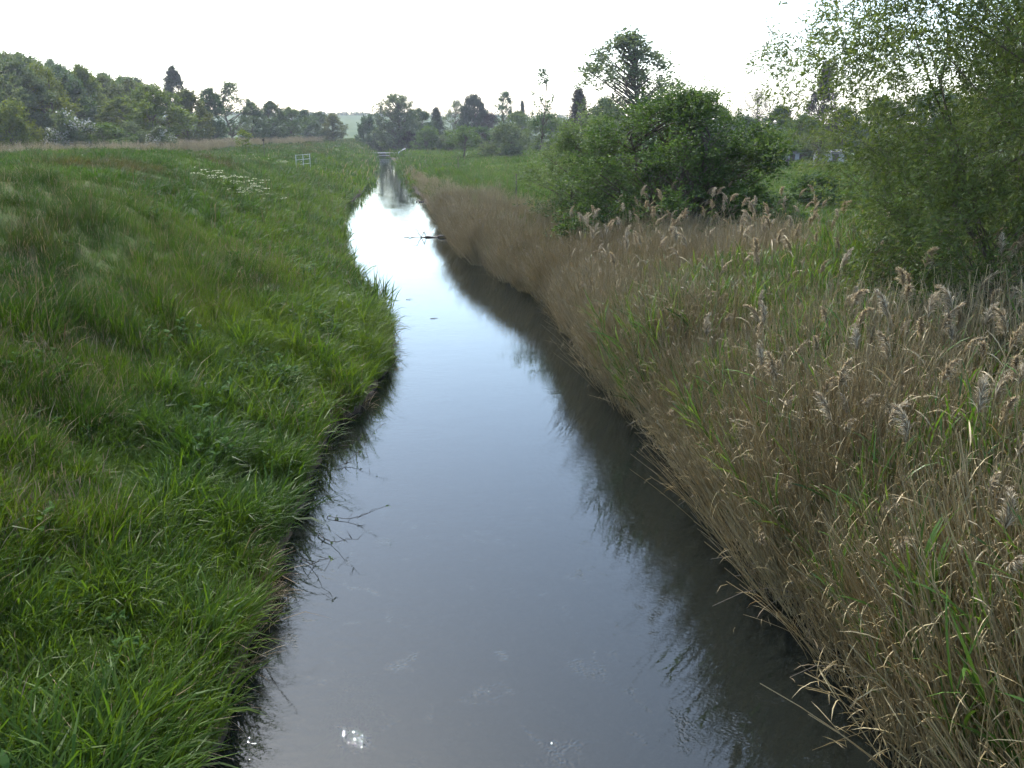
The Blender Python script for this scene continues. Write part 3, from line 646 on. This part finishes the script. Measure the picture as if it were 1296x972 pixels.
# --- every other tree and shrub, where it stands: x, y, height, crown radius
for (nm, p, leaf, x, y, h, r, lab) in [
    ('shrub', 'bush0', 'yellow', -43.8, 116.4, 5.4, 2.92, 'yellowish green shrub at the left edge, in front of the hillside wood'),
    ('hawthorn', 'blossom0', None, -38.9, 118.9, 4.6, 3.20, 'larger white blossoming shrub in front of the hillside wood'),
    ('shrub', 'bush1', 'mid', -35.0, 122.5, 3.4, 3.21, 'rounded green shrub between the two white blossoming shrubs'),
    ('hawthorn', 'blossom1', None, -29.4, 125.9, 3.0, 1.83, 'smaller white blossoming shrub at the edge of the brown reed strip'),
    ('shrub', 'bush2', 'silver', -33.6, 128.6, 3.6, 2.19, 'greyish green shrub just left of the smaller blossoming shrub'),
    ('poplar', 'column', 'dark', -46.2, 217.0, 16.3, 2.31, 'dark columnar poplar rising above the left tree row'),
    ('deciduous_tree', 'broad0', 'yellow', -39.9, 147.5, 7.3, 3.75, 'yellow green tree where the hillside wood meets the tree row'),
    ('deciduous_tree', 'broad1', 'yellow', -34.2, 143.5, 9.1, 4.77, 'broad light green tree below the dark columnar poplar'),
    ('deciduous_tree', 'broad2', 'olive', -32.6, 162.2, 9.1, 4.03, 'olive green tree right below the dark columnar poplar'),
    ('deciduous_tree', 'broad3', 'blue', -31.8, 177.9, 10.0, 3.36, 'dark bluish tree left of the tall airy tree in the row'),
    ('deciduous_tree', 'airy0', 'silver', -30.2, 193.5, 12.2, 4.50, 'tall airy tree with gaps in its crown in the left row'),
    ('deciduous_tree', 'broad4', 'blue', -27.3, 201.5, 8.6, 3.66, 'bluish tree just right of the tall airy tree'),
    ('deciduous_tree', 'broad0', 'blue', -24.6, 213.7, 8.8, 4.07, 'dark tree in the middle of the receding left tree row'),
    ('deciduous_tree', 'broad1', 'mid', -22.0, 228.1, 7.9, 3.96, 'mid green tree of the left row, above the white railing'),
    ('deciduous_tree', 'broad2', 'blue', -19.4, 244.6, 7.9, 4.26, 'dark bluish tree of the left row, right of the railing'),
    ('deciduous_tree', 'broad3', 'blue', -16.7, 256.8, 7.3, 4.03, 'second last tree at the far right end of the left row'),
    ('deciduous_tree', 'broad4', 'olive', -12.4, 249.9, 7.0, 3.71, 'rounded olive tree ending the left tree row'),
    ('sapling', 'sapling', None, -15.0, 102.6, 2.8, 1.07, 'small yellow green sapling on the left field near the railing'),
    ('willow', 'riverwillow', None, 4.4, 223.7, 13.3, 5.55, 'tall willow with bare top twigs where the river ends'),
    ('shrub', 'bush0', 'blue', -3.2, 252.2, 7.5, 3.33, 'bluish shrub left of the tall willow at the river end'),
    ('shrub', 'bush1', 'dark', 0.1, 239.1, 5.1, 2.96, 'dark low shrub at the foot of the far tall willow'),
    ('deciduous_tree', 'broad1', 'blue', 10.5, 237.5, 9.7, 4.43, 'bluish tree between the tall river willow and the dark spruce'),
    ('spruce', 'conifer0', 'dark', 15.4, 241.0, 10.2, 3.01, 'dark pointed spruce right of the tall river willow'),
    ('shrub', 'bush2', 'plum', 7.7, 223.2, 4.1, 2.77, 'purplish brown shrub beside the tall river willow'),
    ('shrub', 'bush0', 'mid', 12.0, 212.0, 5.1, 3.78, 'green shrub in front of the dark spruce'),
    ('shrub', 'bush1', 'silver', 16.7, 209.2, 4.2, 3.37, 'pale grey green shrub left of the small fruit tree'),
    ('deciduous_tree', 'airy1', 'silver', 22.8, 258.9, 12.0, 4.63, 'pale tree just left of the dark domed tree'),
    ('domed_tree', 'dome', None, 26.5, 249.9, 13.2, 4.03, 'smooth dark domed tree standing above the far gardens'),
    ('deciduous_tree', 'airy0', 'blue', 33.6, 236.2, 14.1, 3.83, 'airy tree with a see-through crown right of the dark dome'),
    ('spruce', 'conifer1', 'dark', 39.0, 241.7, 12.0, 1.53, 'slim dark spruce tip right of the airy far tree'),
    ('deciduous_tree', 'broad2', 'plum', 30.9, 247.1, 8.5, 4.22, 'purplish tree between the domed tree and the airy tree'),
    ('deciduous_tree', 'broad0', 'mid', 34.5, 220.2, 8.7, 5.57, 'green tree behind the round silvery shrub'),
    ('deciduous_tree', 'broad3', 'mid', 37.1, 193.5, 7.7, 5.28, 'green tree behind the pale bush, under the thin birch'),
    ('fruit_tree', 'fruit0', 'mid', 14.7, 154.6, 5.0, 3.47, 'small fruit tree with a bare trunk on the right meadow'),
    ('fruit_tree', 'fruit1', 'blue', 19.8, 170.8, 5.0, 3.07, 'darker fruit tree right behind the small meadow fruit tree'),
    ('shrub', 'bush2', 'silver', 22.4, 155.6, 5.2, 4.08, 'round silvery green shrub on the far right meadow'),
    ('birch', 'sparse', None, 20.9, 113.6, 11.2, 1.56, 'thin sparse young birch rising above the pale bush'),
    ('birch', 'birch', None, 25.4, 89.8, 13.3, 5.6, 'tall loose birch rising behind the big dark bush'),
    ('spruce', 'conifer0', 'plum', 32.0, 141.5, 10.6, 2.85, 'reddish brown conifer left of the tall loose birch'),
    ('deciduous_tree', 'broad4', 'blue', 36.4, 140.8, 9.1, 4.80, 'bluish tree behind the bushes, below the tall birch'),
    ('deciduous_tree', 'broad0', 'mid', 53.6, 136.2, 7.9, 3.83, 'green tree just right behind the big dark bush'),
    ('bare_tree', 'bare', None, 66.0, 149.1, 10.7, 4.08, 'brownish tree with mostly bare twigs against the sky'),
    ('deciduous_tree', 'broad1', 'blue', 54.4, 127.6, 6.3, 3.01, 'dark bluish tree below the bare twigged tree'),
    ('deciduous_tree', 'broad2', 'blue', 65.5, 138.6, 8.0, 3.94, 'bluish tree right of the bare twigged tree'),
    ('deciduous_tree', 'broad3', 'mid', 65.1, 130.2, 6.6, 3.23, 'green garden tree above the pale sheds'),
    ('spruce', 'conifer1', 'plum', 72.1, 137.6, 14.8, 3.29, 'tall dark purplish conifer beside the near willow'),
    ('deciduous_tree', 'broad4', 'blue', 79.1, 142.9, 8.1, 4.25, 'bluish tree seen through the left side of the near willow'),
    ('deciduous_tree', 'broad0', 'mid', 86.4, 143.9, 9.5, 5.56, 'green tree hidden behind the middle of the near willow'),
    ('deciduous_tree', 'broad1', 'blue', 95.3, 142.6, 10.8, 5.83, 'bluish tree behind the right half of the near willow'),
    ('deciduous_tree', 'broad2', 'mid', 105.6, 141.0, 11.5, 6.25, 'green tree behind the near willow at the right edge'),
    ('fruit_tree', 'fruit2', 'mid', 47.3, 101.3, 4.0, 2.21, 'small fruit tree with a forked trunk left of the sheds'),
    ('fruit_tree', 'fruit0', 'olive', 54.6, 104.4, 4.5, 3.20, 'wide fruit tree with a thick dark trunk before the pale shed'),
    ('shrub', 'bush1', 'bushdark', 26.1, 49.6, 1.8, 2.21, 'low dark green thicket on the meadow behind the reeds'),
    ('shrub', 'bush0', 'bushlight', 20.2, 42.0, 1.4, 1.02, 'low green shrub at the right foot of the big bush'),
    ]:
    plant(nm, p, x, y, h, r, leaf, lab, 'shrub' if nm in ('shrub', 'hawthorn') else 'tree',
          {'fruit_tree': 'fruit trees on the right meadow', 'shrub': 'shrubs', 'hawthorn': 'blossoming shrubs', 'deciduous_tree': 'garden and field trees', 'spruce': 'conifers', 'birch': 'birches'}.get(nm))

# --- the near bushes and willows, each grown on its own
P['bigbush'] = proto('bigbush', 'leaf_bushdark', H=6.5, base=.15, prof=[(0, .8), (.2, 1), (.45, .98), (.7, .78), (.88, .48), (1, .2)], Rr=3.5, K=330, T=14, LP=17, leafL=.105, leafW=.06, twigL=.65, twig_r=.006, lump=.42, trunk_r=.14, stems_n=7, upw=.5, shell=.6)
P['palebush'] = proto('palebush', 'leaf_bushlight', H=5.2, base=.1, prof=[(0, .7), (.3, 1), (.6, .95), (.85, .6), (1, .25)], Rr=1.75, K=170, T=12, LP=14, leafL=.10, leafW=.042, twigL=.5, twig_r=.005, lump=.35, trunk_r=.08, stems_n=6, upw=.55)
P['willow'] = proto('willow', 'leaf_willow', H=8.8, base=.15, prof=[(0, .52), (.25, .70), (.48, .90), (.66, 1), (.85, .85), (1, .5)], Rr=5.0, K=1100, T=13, LP=17, limb_frac=.09, leafL=.11, leafW=.029, twigL=.75, droop=.35, twig_r=.004, lump=.35, trunk_r=.16, trunk_top=.65, stems_n=3, upw=.35, leafdrop=.3, limb_r=.16, leaf_spread=.35)
P['sprout'] = proto('sprout', 'leaf_willow', H=2.2, base=.3, prof=[(0, .5), (.4, .9), (.8, 1), (1, .8)], Rr=.9, K=34, T=6, LP=13, leafL=.10, leafW=.03, twigL=.35, twig_r=.003, trunk_r=.025, stems_n=6, upw=.7, leafdrop=.1)
plant('dense_bush', 'bigbush', 11.8, 33.2, 5.9, 4.3, None, 'big dense dark green round bush behind the reeds', 'bush')
plant('pale_bush', 'palebush', 9.1, 38.6, 5.0, 2.5, None, 'paler green bush joined to the left of the big dark bush', 'bush')
plant('willow', 'willow', 13.0, 14.6, 9.2, 5.1, None, 'large near willow with narrow leaves filling the right edge', 'tree', rz=1.0)
plant('willow', 'willow', 20.4, 21.0, 9.6, 5.4, None, 'second willow behind the large one at the right edge', 'tree', rz=4.0)
plant('willow_shoots', 'sprout', 9.9, 15.2, 2.1, .9, None, 'young willow shoots sprouting from the reeds below the large willow', 'shrub')

# --- hedgerow along the crest of the far hill: too far to tell its bushes apart
g = Geo()
for q in range(260):
    x = rng.uniform(-330, 420); y = 868 + .1 * x + rng.normal(0, 5); z = gz(x, y); h = rng.uniform(2.2, 4.5)
    k = 60; c = np.stack([x + rng.normal(0, 2.6, k), y + rng.normal(0, 2, k), z + h * U(0, 1, k) ** 1.3 - .3], 1)
    leaves(g, c, rng.normal(size=(k, 3)), U(1.2, 2.4, k), U(1, 1.8, k))
tag(link('far_hedgerow', g.mesh('far_hedgerow', M['leaf_blue'])), kind='stuff')

# ------------------------------------------------------------------ things by the river
rng = np.random.default_rng(5)
def thing(name, loc, label, cat, group=None, rz=0):
    e = bpy.data.objects.new(name, None); col.objects.link(e); e.location = loc; e.rotation_euler = (0, 0, rz); e.empty_display_size = .2
    return tag(e, label, cat, group)
def part(name, g, mat, parent, smooth=True): return link(name, g.mesh(name, mat, smooth), parent)
# white railing on the left bank: three posts, three rails
a = np.array([-8.0, 86.8]); b = np.array([-7.0, 90.9]); L = float(np.linalg.norm(b - a)); zr = gz(-7.6, 88.5)
e = thing('railing', (a[0], a[1], zr), 'white metal railing of three rails on the left bank', 'railing', rz=math.atan2(b[1] - a[1], b[0] - a[0]))
for q in (0, .5, 1):
    g = Geo(); tube(g, [(q * L, 0, -.3), (q * L, 0, .6), (q * L, 0, 1.34)], .04, 6); part('post', g, M['white_paint'], e)
for h in (.42, .86, 1.3):
    g = Geo(); tube(g, [(-.05, 0, h), (L * .5, 0, h), (L + .05, 0, h)], .024, 6); part('rail', g, M['white_paint'], e)
# thin marker post
e = thing('marker_post', (-13.3, 106, gz(-13.3, 106)), 'thin dark marker post on the left field behind the flowers', 'post')
g = Geo(); tube(g, [(0, 0, -.2), (0, 0, 1), (0, 0, 1.9)], .045, 6); part('pole', g, M['post'], e)
g = Geo(); box(g, (-.12, -.07, 1.72), (.12, -.048, 2.0)); part('plate', g, M['post'], e, False)
for x, y, h, lab in [(8.85, 57.4, 1.9, 'dark fence stake left of the pale bush on the reed edge'), (8.9, 102, 1.6, 'dark stake standing on the right meadow by the bank')]:
    e = thing('stake', (x, y, gz(x, y)), lab, 'stake', 'stakes on the right bank')
    g = Geo(); tube(g, [(0, 0, -.2), (.02, 0, h * .5), (.03, .01, h)], [.06, .055, .05], 6); part('shaft', g, M['post'], e)
    g = Geo(); tube(g, [(.03, .01, h), (.03, .01, h + .06)], [.05, .012], 6); part('tip', g, M['post'], e)
# foot bridge and side rail at the far end of the river
e = thing('foot_bridge', (0, 213, 0), 'low pale foot bridge crossing the far end of the river', 'bridge')
g = Geo(); box(g, (-4.2, -.8, .95), (4.0, .8, 1.15)); part('deck', g, M['concrete'], e, False)
for x in (-3.4, 3.6):
    g = Geo(); box(g, (x - .35, -.75, -.7), (x + .35, .75, .947)); part('abutment', g, M['concrete'], e, False)
g = Geo(); box(g, (-3.2, -1.1, .42), (3.4, -.9, .56)); part('beam', g, M['concrete'], e, False)
e = thing('side_rail', (4.0, 196, gz(4.0, 196)), 'pale rail running up the right bank beside the far bridge', 'railing')
zz = [0, 0, gz(4.9, 200) - gz(4, 196), gz(5.9, 207) - gz(4, 196)]
pp = [(0, 0, .85), (.9, 4, zz[2] + .95), (1.9, 11, zz[3] + .95)]
for p in pp:
    g = Geo(); tube(g, [(p[0], p[1], p[2] - 1.2), (p[0], p[1], p[2])], .07, 6); part('post', g, M['concrete'], e)
g = Geo(); tube(g, pp, .11, 6); part('rail', g, M['white_paint'], e)
# sheds behind the fruit trees
def shed(x, y, w, d, h, rz, lab):
    e = thing('garden_shed', (x, y, gz(x, y) - .05), lab, 'shed', 'garden sheds', rz)
    g = Geo(); box(g, (-w / 2, -d / 2, 0), (w / 2, d / 2, h)); wl_ = part('wall', g, M['plaster'], e, False)
    g = Geo(); V = [(-w / 2 - .2, -d / 2 - .3, h + .003), (w / 2 + .2, -d / 2 - .3, h + .003), (w / 2 + .2, d / 2 + .2, h + .35), (-w / 2 - .2, d / 2 + .2, h + .35)]
    V += [(a, b, c + .12) for a, b, c in V]
    g.add(V, [(0, 3, 2, 1), (4, 5, 6, 7), (0, 1, 5, 4), (1, 2, 6, 5), (2, 3, 7, 6), (3, 0, 4, 7)]); part('roof', g, M['roof_dark'], e, False)
    g = Geo(); box(g, (w * .1, -d / 2 - .03, .02), (w * .1 + .8, -d / 2 + .02, min(1.9, h - .15))); part('door', g, M['post'], e, False)
    g = Geo(); box(g, (-w * .35, -d / 2 - .025, h * .45), (-w * .35 + .7, -d / 2 + .02, h * .8)); wi = part('window', g, M['glass'], e, False)
    g = Geo(); x0 = -w * .35; z0, z1 = h * .45, h * .8; box(g, (x0 - .05, -d / 2 - .06, z0 - .06), (x0 + .75, -d / 2 + .01, z0 - .003)); part('sill', g, M['white_paint'], wi, False)
shed(66.4, 123.7, 4, 3, 1.5, -.35, 'pale garden shed behind the wide fruit tree, nearer the willow')
shed(62.4, 129.5, 3.6, 3, 1.3, -.3, 'low pale garden shed between the two meadow fruit trees')
# old trunk with a cross arm
e = thing('old_stump', (50.8, 105, gz(50.8, 105)), 'short dark tree stump with one broken arm left of the sheds', 'stump')
g = Geo(); tube(g, [(0, 0, -.2), (.05, 0, .5), (0, .05, 1.25)], [.3, .24, .2], 8); part('trunk', g, M['bark_dark'], e)
g = Geo(); tube(g, [(.02, .02, .75), (.55, 0, 1.0), (1.0, .1, .85)], [.11, .09, .05], 6); part('arm', g, M['bark_dark'], e)
# radio mast on the far hill
e = thing('radio_mast', (-2, 905, gz(-2, 905)), 'faint thin mast on the crest of the far hill', 'mast')
g = Geo(); tube(g, [(0, 0, 0), (0, 0, 14), (0, 0, 24)], [.3, .22, .1], 5); part('pole', g, M['grey_metal'], e)
for h in (15, 19):
    g = Geo(); tube(g, [(-2, 0, h), (0, 0, h + .1), (2, 0, h)], .12, 4); part('cross_arm', g, M['grey_metal'], e)

# fallen branch lying in the water by the right bank
def crooked(p0, p1, n, wob, r0, r1, sides=6):
    f = np.linspace(0, 1, n)[:, None]; p = np.array(p0) * (1 - f) + np.array(p1) * f
    p[1:-1] += rng.normal(0, wob, (n - 2, 3)); g = Geo(); tube(g, p, r0 * (1 - f[:, 0]) + r1 * f[:, 0], sides); return g, p
e = thing('fallen_branch', (4.0, 50.4, 0), 'dark fallen branch with upright twigs lying in the river', 'branch')
g, p = crooked((.35, .1, .10), (-2.4, .5, .0), 9, .05, .085, .04); part('limb', g, M['deadwood'], e)
for b, t in [(6, (-.25, .1, .55)), (6, (.2, 0, .38)), (7, (-.5, -.3, .12)), (5, (-.25, -.35, .3)), (7, (-.75, .1, .03)), (4, (.1, -.4, .12))]:
    g, q = crooked(p[b], p[b] + np.array(t), 5, .04, .03, .010, 5); part('twig', g, M['deadwood'], e)
    if t[2] > .25:
        for s_ in range(3): g2, _ = crooked(q[2 + s_ % 3], q[2 + s_ % 3] + rng.normal(0, .13, 3) + [0, 0, .1], 3, .02, .014, .006, 4); part('twig', g2, M['deadwood'], e)
e = thing('driftwood', (3.9, 77.6, 0), 'dark tangle of driftwood caught by the right bank upstream', 'driftwood')
for q in range(7):
    g, _ = crooked((rng.uniform(-.9, .3), rng.uniform(-.6, .6), .04), (rng.uniform(-1.0, .5), rng.uniform(-.8, .8), rng.uniform(.05, .35)), 5, .04, .06, .02, 5); part('stick', g, M['deadwood'], e)
# small bits floating
for x, y, lab in [(.85, 31.5, 'tiny dark twig floating mid river beyond the bank bulge'), (1.55, 28, 'tiny dark leaf litter floating mid river, nearer of two bits')]:
    g = Geo(); e = thing('floating_twig', (x, y, .0), lab, 'twig', 'bits floating on the river')
    g, p = crooked((-.12, 0, .005), (.13, .05, .012), 4, .012, .011, .005, 5); part('stick', g, M['deadwood'], e)
    g, p = crooked((0, 0, .008), (.05, .09, .04), 3, .008, .006, .003, 4); part('side_twig', g, M['deadwood'], e)

# brambles and dead stems arching from the left bank over the water
for k, (x, y, dx, dy, h, lab) in enumerate([
    (-1.25, 13.0, 1.15, -.5, .15, 'long thin bramble stem trailing low over the water from the left bank'),
    (-1.3, 12.4, .75, -.9, .08, 'shorter bramble stem bending down to the water below the long one'),
    (-1.2, 14.9, 1.0, .9, .35, 'thin dry stem slanting out from the left bank above the brambles'),
    (-1.1, 16.2, .55, -.1, .05, 'dark drooping stem at the water edge below the bank bulge'),
    (-1.45, 11.6, .55, -.7, .12, 'small dark bramble shoot on the lower left bank edge')]):
    e = thing('bramble_stem', (x, y, gz(x, y)), lab, 'stem', 'stems hanging over the left water edge')
    z0 = gz(x, y); f = np.linspace(0, 1, 8)
    p = np.stack([dx * f, dy * f, .25 * np.sin(f * 2.2) + (h - z0) * f ** 1.5], 1) + rng.normal(0, .012, (8, 3)); p[0] = (-.1, 0, -.1)
    p[:, 2] = np.maximum(p[:, 2], .03 - z0); p[0, 2] = -.1
    g = Geo(); tube(g, p, .0065 * (1.1 - .7 * f), 5); part('stem', g, M['bark_dark'], e)
    for j in range(10):
        b = p[rng.integers(2, 8)]; g, _ = crooked(b, b + rng.normal(0, .1, 3) * [1, 1, .6] + [0, 0, .03], 3, .01, .005, .002, 4); part('twig', g, M['bark_dark'], e)
    for j in range(7):
        b = p[rng.integers(1, 8)]; g = Geo(); leaves(g, np.array([b]), rng.normal(size=(1, 3)) + [0, 0, -.4], np.array([.06]), np.array([.03])); part('leaf', g, M['leaf_mid'], e)

# dead broken reed canes sticking out over the water on the right
spots = [(22.5, -.95), (21.4, -.7), (17.4, -.55), (16.3, -.9), (15.6, -.6), (13.6, -.95), (12.9, -.5), (12.3, -1.1), (11.4, -.6), (10.6, -1.25), (10.0, -.8), (9.6, -1.3), (9.1, -.7), (8.6, -1.15), (8.1, -.9), (7.6, -.6), (7.1, -1.05), (6.7, -.8), (24.5, -.6), (27, -.7), (19.2, -.6), (14.6, -.7), (8.9, -1.6), (7.4, -1.5)]
for k, (y, dx) in enumerate(spots):
    dx *= rng.uniform(.45, .85)
    x = float(XR(np.array([y]))[0]) + .12; z0 = gz(x, y)
    e = thing('broken_reed_cane', (x, y, z0), 'pale broken reed cane jutting from the right bank over the water', 'reed cane', 'broken canes jutting over the water')
    dy = rng.uniform(-.7, .5); f = np.linspace(0, 1, 6); lift = rng.uniform(.1, .5)
    p = np.stack([.25 * (1 - f) + dx * f, dy * f, lift * np.sin(f * 2.6) + (.06 - z0) * f], 1) + rng.normal(0, .035, (6, 3)); p[0, 2] = -.03
    p[:, 2] = np.maximum(p[:, 2], .02 - z0)
    g = Geo(); tube(g, p, np.linspace(.0055, .003, 6), 5); part('cane', g, M['dry_stick'], e)
    for j in range(3):
        b = p[rng.integers(2, 6)]; g = Geo(); V, F, _ = blades(np.array([b]), U(0, 6.28, 1), U(.8, 1.6, 1), U(.2, 1.2, 1), U(.15, .3, 1), U(.008, .014, 1), 3); g.add(V, F, .6); part('leaf', g, M['straw'], e)

# flowering umbels on the left bank crest
def umbel(k):
    gf = Geo(); gl = Geo(); n = 12; rr = .8 * np.sqrt(U(0, 1, n)); th = U(0, 6.28, n); root = np.stack([rr * np.cos(th), rr * np.sin(th), 0 * rr], 1)
    V, F, P_ = stems(root, th, U(0, .25, n), U(0, .2, n), U(.3, .95, n), np.full(n, .008), np.full(n, .004), 3, 3); gl.add(V, F, .5)
    for j in range(n):
        t = P_[j, -1]; c = 14; a = U(0, 6.28, c); r_ = .09 * np.sqrt(U(0, 1, c)); pos = t + np.stack([r_ * np.cos(a), r_ * np.sin(a), .02 - r_ * .25], 1)
        leaves(gf, pos, np.stack([np.cos(a), np.sin(a), .1 + 0 * a], 1), U(.05, .08, c), U(.05, .07, c))
    c = 90; rr = .75 * np.sqrt(U(0, 1, c)); th = U(0, 6.28, c); leaves(gl, np.stack([rr * np.cos(th), rr * np.sin(th), U(.1, .5, c)], 1), rng.normal(size=(c, 3)) + [0, 0, -.2], U(.12, .25, c), U(.05, .09, c))
    return gl.mesh('umbel_leaves', M['leaf_mid']), gf.mesh('umbel_flowers', M['cream'])
UM = [umbel(k) for k in range(3)]
um_spots = [(-7.7, 41.6), (-7.0, 42.9), (-7.9, 43.8), (-7.5, 46.4), (-6.9, 45.2), (-7.2, 48.0), (-6.6, 47.3), (-6.8, 50.2), (-6.2, 49.6)]
for k, (x, y) in enumerate(um_spots):
    e = thing('flowering_herb', (x, y, gz(x, y) - .03), 'cream white flowering herb in the dense patch on the left bank crest', 'flower', 'flowering herbs in the patch on the left bank', rng.uniform(0, 6))
    link('leaves', UM[k % 3][0], e); link('flower_heads', UM[k % 3][1], e)
# scattered small flowers, too many and small to tell apart
n = 340; x = U(-40, -5, n); y = U(30, 95, n); k = (fbm(x * .12, y * .12, 88) > .5) & (XL(y) - x > 5); x = x[k]; y = y[k]; n = len(x)
g = Geo(); leaves(g, np.stack([x, y, ground_z(x, y) + U(.3, .5, n)], 1), rng.normal(size=(n, 3)) * [1, 1, .25], U(.06, .13, n), U(.05, .11, n))
tag(link('meadow_flowers', g.mesh('meadow_flowers', M['cream'])), kind='stuff')

# water weed on the river bed
g = Geo(); n = 500; a = U(0, 6.28, n); rr = np.sqrt(U(0, 1, n)); pos = np.stack([-.62 + .34 * rr * np.cos(a), 8.9 + .75 * rr * np.sin(a), -.68 + U(0, .15, n) * (1 - rr)], 1)
V, F, _ = blades(pos, rng.normal(-1.57, .4, n), U(.6, 1.2, n), U(.2, .8, n), U(.15, .4, n), U(.02, .04, n), 3); g.add(V, F, np.repeat(U(0, 1, n), 3))
tag(link('water_weed', g.mesh('water_weed', M['leaf_olive'])), kind='stuff')

rng = np.random.default_rng(31)
# ------------------------------------------------------------------ single plumed reeds standing out of the near bed
RK = []
for k in range(9):
    h = rng.uniform(1.9, 2.5); az = 0.0; one = np.ones(1)
    V, F, Pp = stems(np.array([[0, 0, -.1]]), az * one, rng.uniform(0, .12) * one, rng.uniform(.05, .4) * one, h * one, .0055 * one, .0028 * one, 8, 5)
    gs = Geo(); gs.add(V, F, .5); lv = []
    for j in range(4):
        t = rng.uniform(.35, .9) * 8; pos = np.array([[np.interp(t, np.arange(9), Pp[0, :, c]) for c in range(3)]]); gl = Geo()
        V, F, _ = blades(pos, U(0, 6.28, 1), U(.3, .9, 1), U(.6, 1.8, 1), U(.25, .5, 1), U(.010, .018, 1), 4, BLADE, roll=U(-1, 1, 1)); gl.add(V, F, rng.uniform(.2, .9))
        lv.append(gl.mesh('reed_leaf', M['green_one'] if rng.random() < .25 else M['reed_one']))
    gp = Geo(); plume_geo(gp, Pp[0, -1] - [0, 0, .01], rng.uniform(-.6, .6), rng.uniform(.26, .38), 0, 3, 60, 5)
    RK.append((gs.mesh('reed_stem', M['reed_one'], True), gp.mesh('reed_plume', M['plume']), lv))
def reed(x, y, k, rz, tilt, s, label, group):
    e = thing('reed', (x, y, gz(x, y) - .02), label, 'reed', group); e.rotation_euler = (tilt[0], tilt[1], rz); e.scale = (s, s, s)
    link('stem', RK[k][0], e); link('plume', RK[k][1], e)
    for m_ in RK[k][2]: link('leaf', m_, e)
cnt = 0; tries = 0
while cnt < 250 and tries < 9000:
    tries += 1; y = rng.uniform(4.5, 13) if cnt < 115 else rng.uniform(13, 31); d = rng.uniform(.25, float(bed_w(y))); x = float(XR(np.array([y]))[0]) + d
    if not in_view(np.array([x]), np.array([y]), 0)[0]: continue
    near = y < 13
    edge = math.exp(-d / .8)
    lab, grp = (('dry plumed reed in the nearest part of the right reed bed', 'plumed reeds nearest the camera') if near else
                ('dry plumed reed in the middle of the right reed bed below the bushes', 'plumed reeds in the middle of the bed'))
    reed(x, y, rng.integers(0, 9), rng.uniform(0, 6.28), (rng.normal(0, .1), rng.normal(-.35 * edge, .1)), rng.uniform(1.05, 1.35), lab, grp); cnt += 1
gp = Geo()
for q in range(3): plume_geo(gp, (.02 * q, .02 * q, 2.05 - .05 * q), rng.uniform(0, 6.28), .42 - .05 * q, 0, 3, 110, 5)
e = thing('reed', (6.9, 7.4, gz(6.9, 7.4) - .02), 'largest fluffy beige reed plume, standing near the right edge', 'reed'); g = Geo()
V, F, _ = stems(np.array([[0, 0, -.1]]), np.zeros(1), np.zeros(1), np.zeros(1), np.array([2.17]), np.array([.006]), np.array([.004]), 6, 5); g.add(V, F, .5)
part('stem', g, M['reed_one'], e); part('plume', gp, M['plume'], e, False)
# a row of taller reeds against the dark bush
for q in range(46):
    y = rng.uniform(27, 31); x = rng.uniform(8.0, 14.5) + (31 - y) * .2
    reed(x, y, rng.integers(0, 9), rng.uniform(0, 6.28), (rng.normal(0, .08), rng.normal(0, .08)), rng.uniform(1.0, 1.25), 'taller plumed reed standing out against the big dark bush', 'plumed reeds in front of the dark bush')

# ------------------------------------------------------------------ haze in the air
g = Geo(); box(g, (-1700, -60, -3), (1700, 1600, 52))
hz = link('haze', g.mesh('haze', [])); tag(hz, kind='stuff')
m, n_, l_ = new_mat('pale_haze'); pv = n_.new('ShaderNodeVolumePrincipled'); pv.inputs['Density'].default_value = .00026; pv.inputs['Anisotropy'].default_value = .5; pv.inputs['Color'].default_value = (.86, .91, 1, 1)
ho = n_.new('ShaderNodeOutputMaterial'); l_.new(pv.outputs[0], ho.inputs['Volume']); hz.data.materials.append(m)
tris = sum(sum(len(p.vertices) - 2 for p in me.polygons) for me in bpy.data.meshes if me.users)
print('mesh triangles', tris)
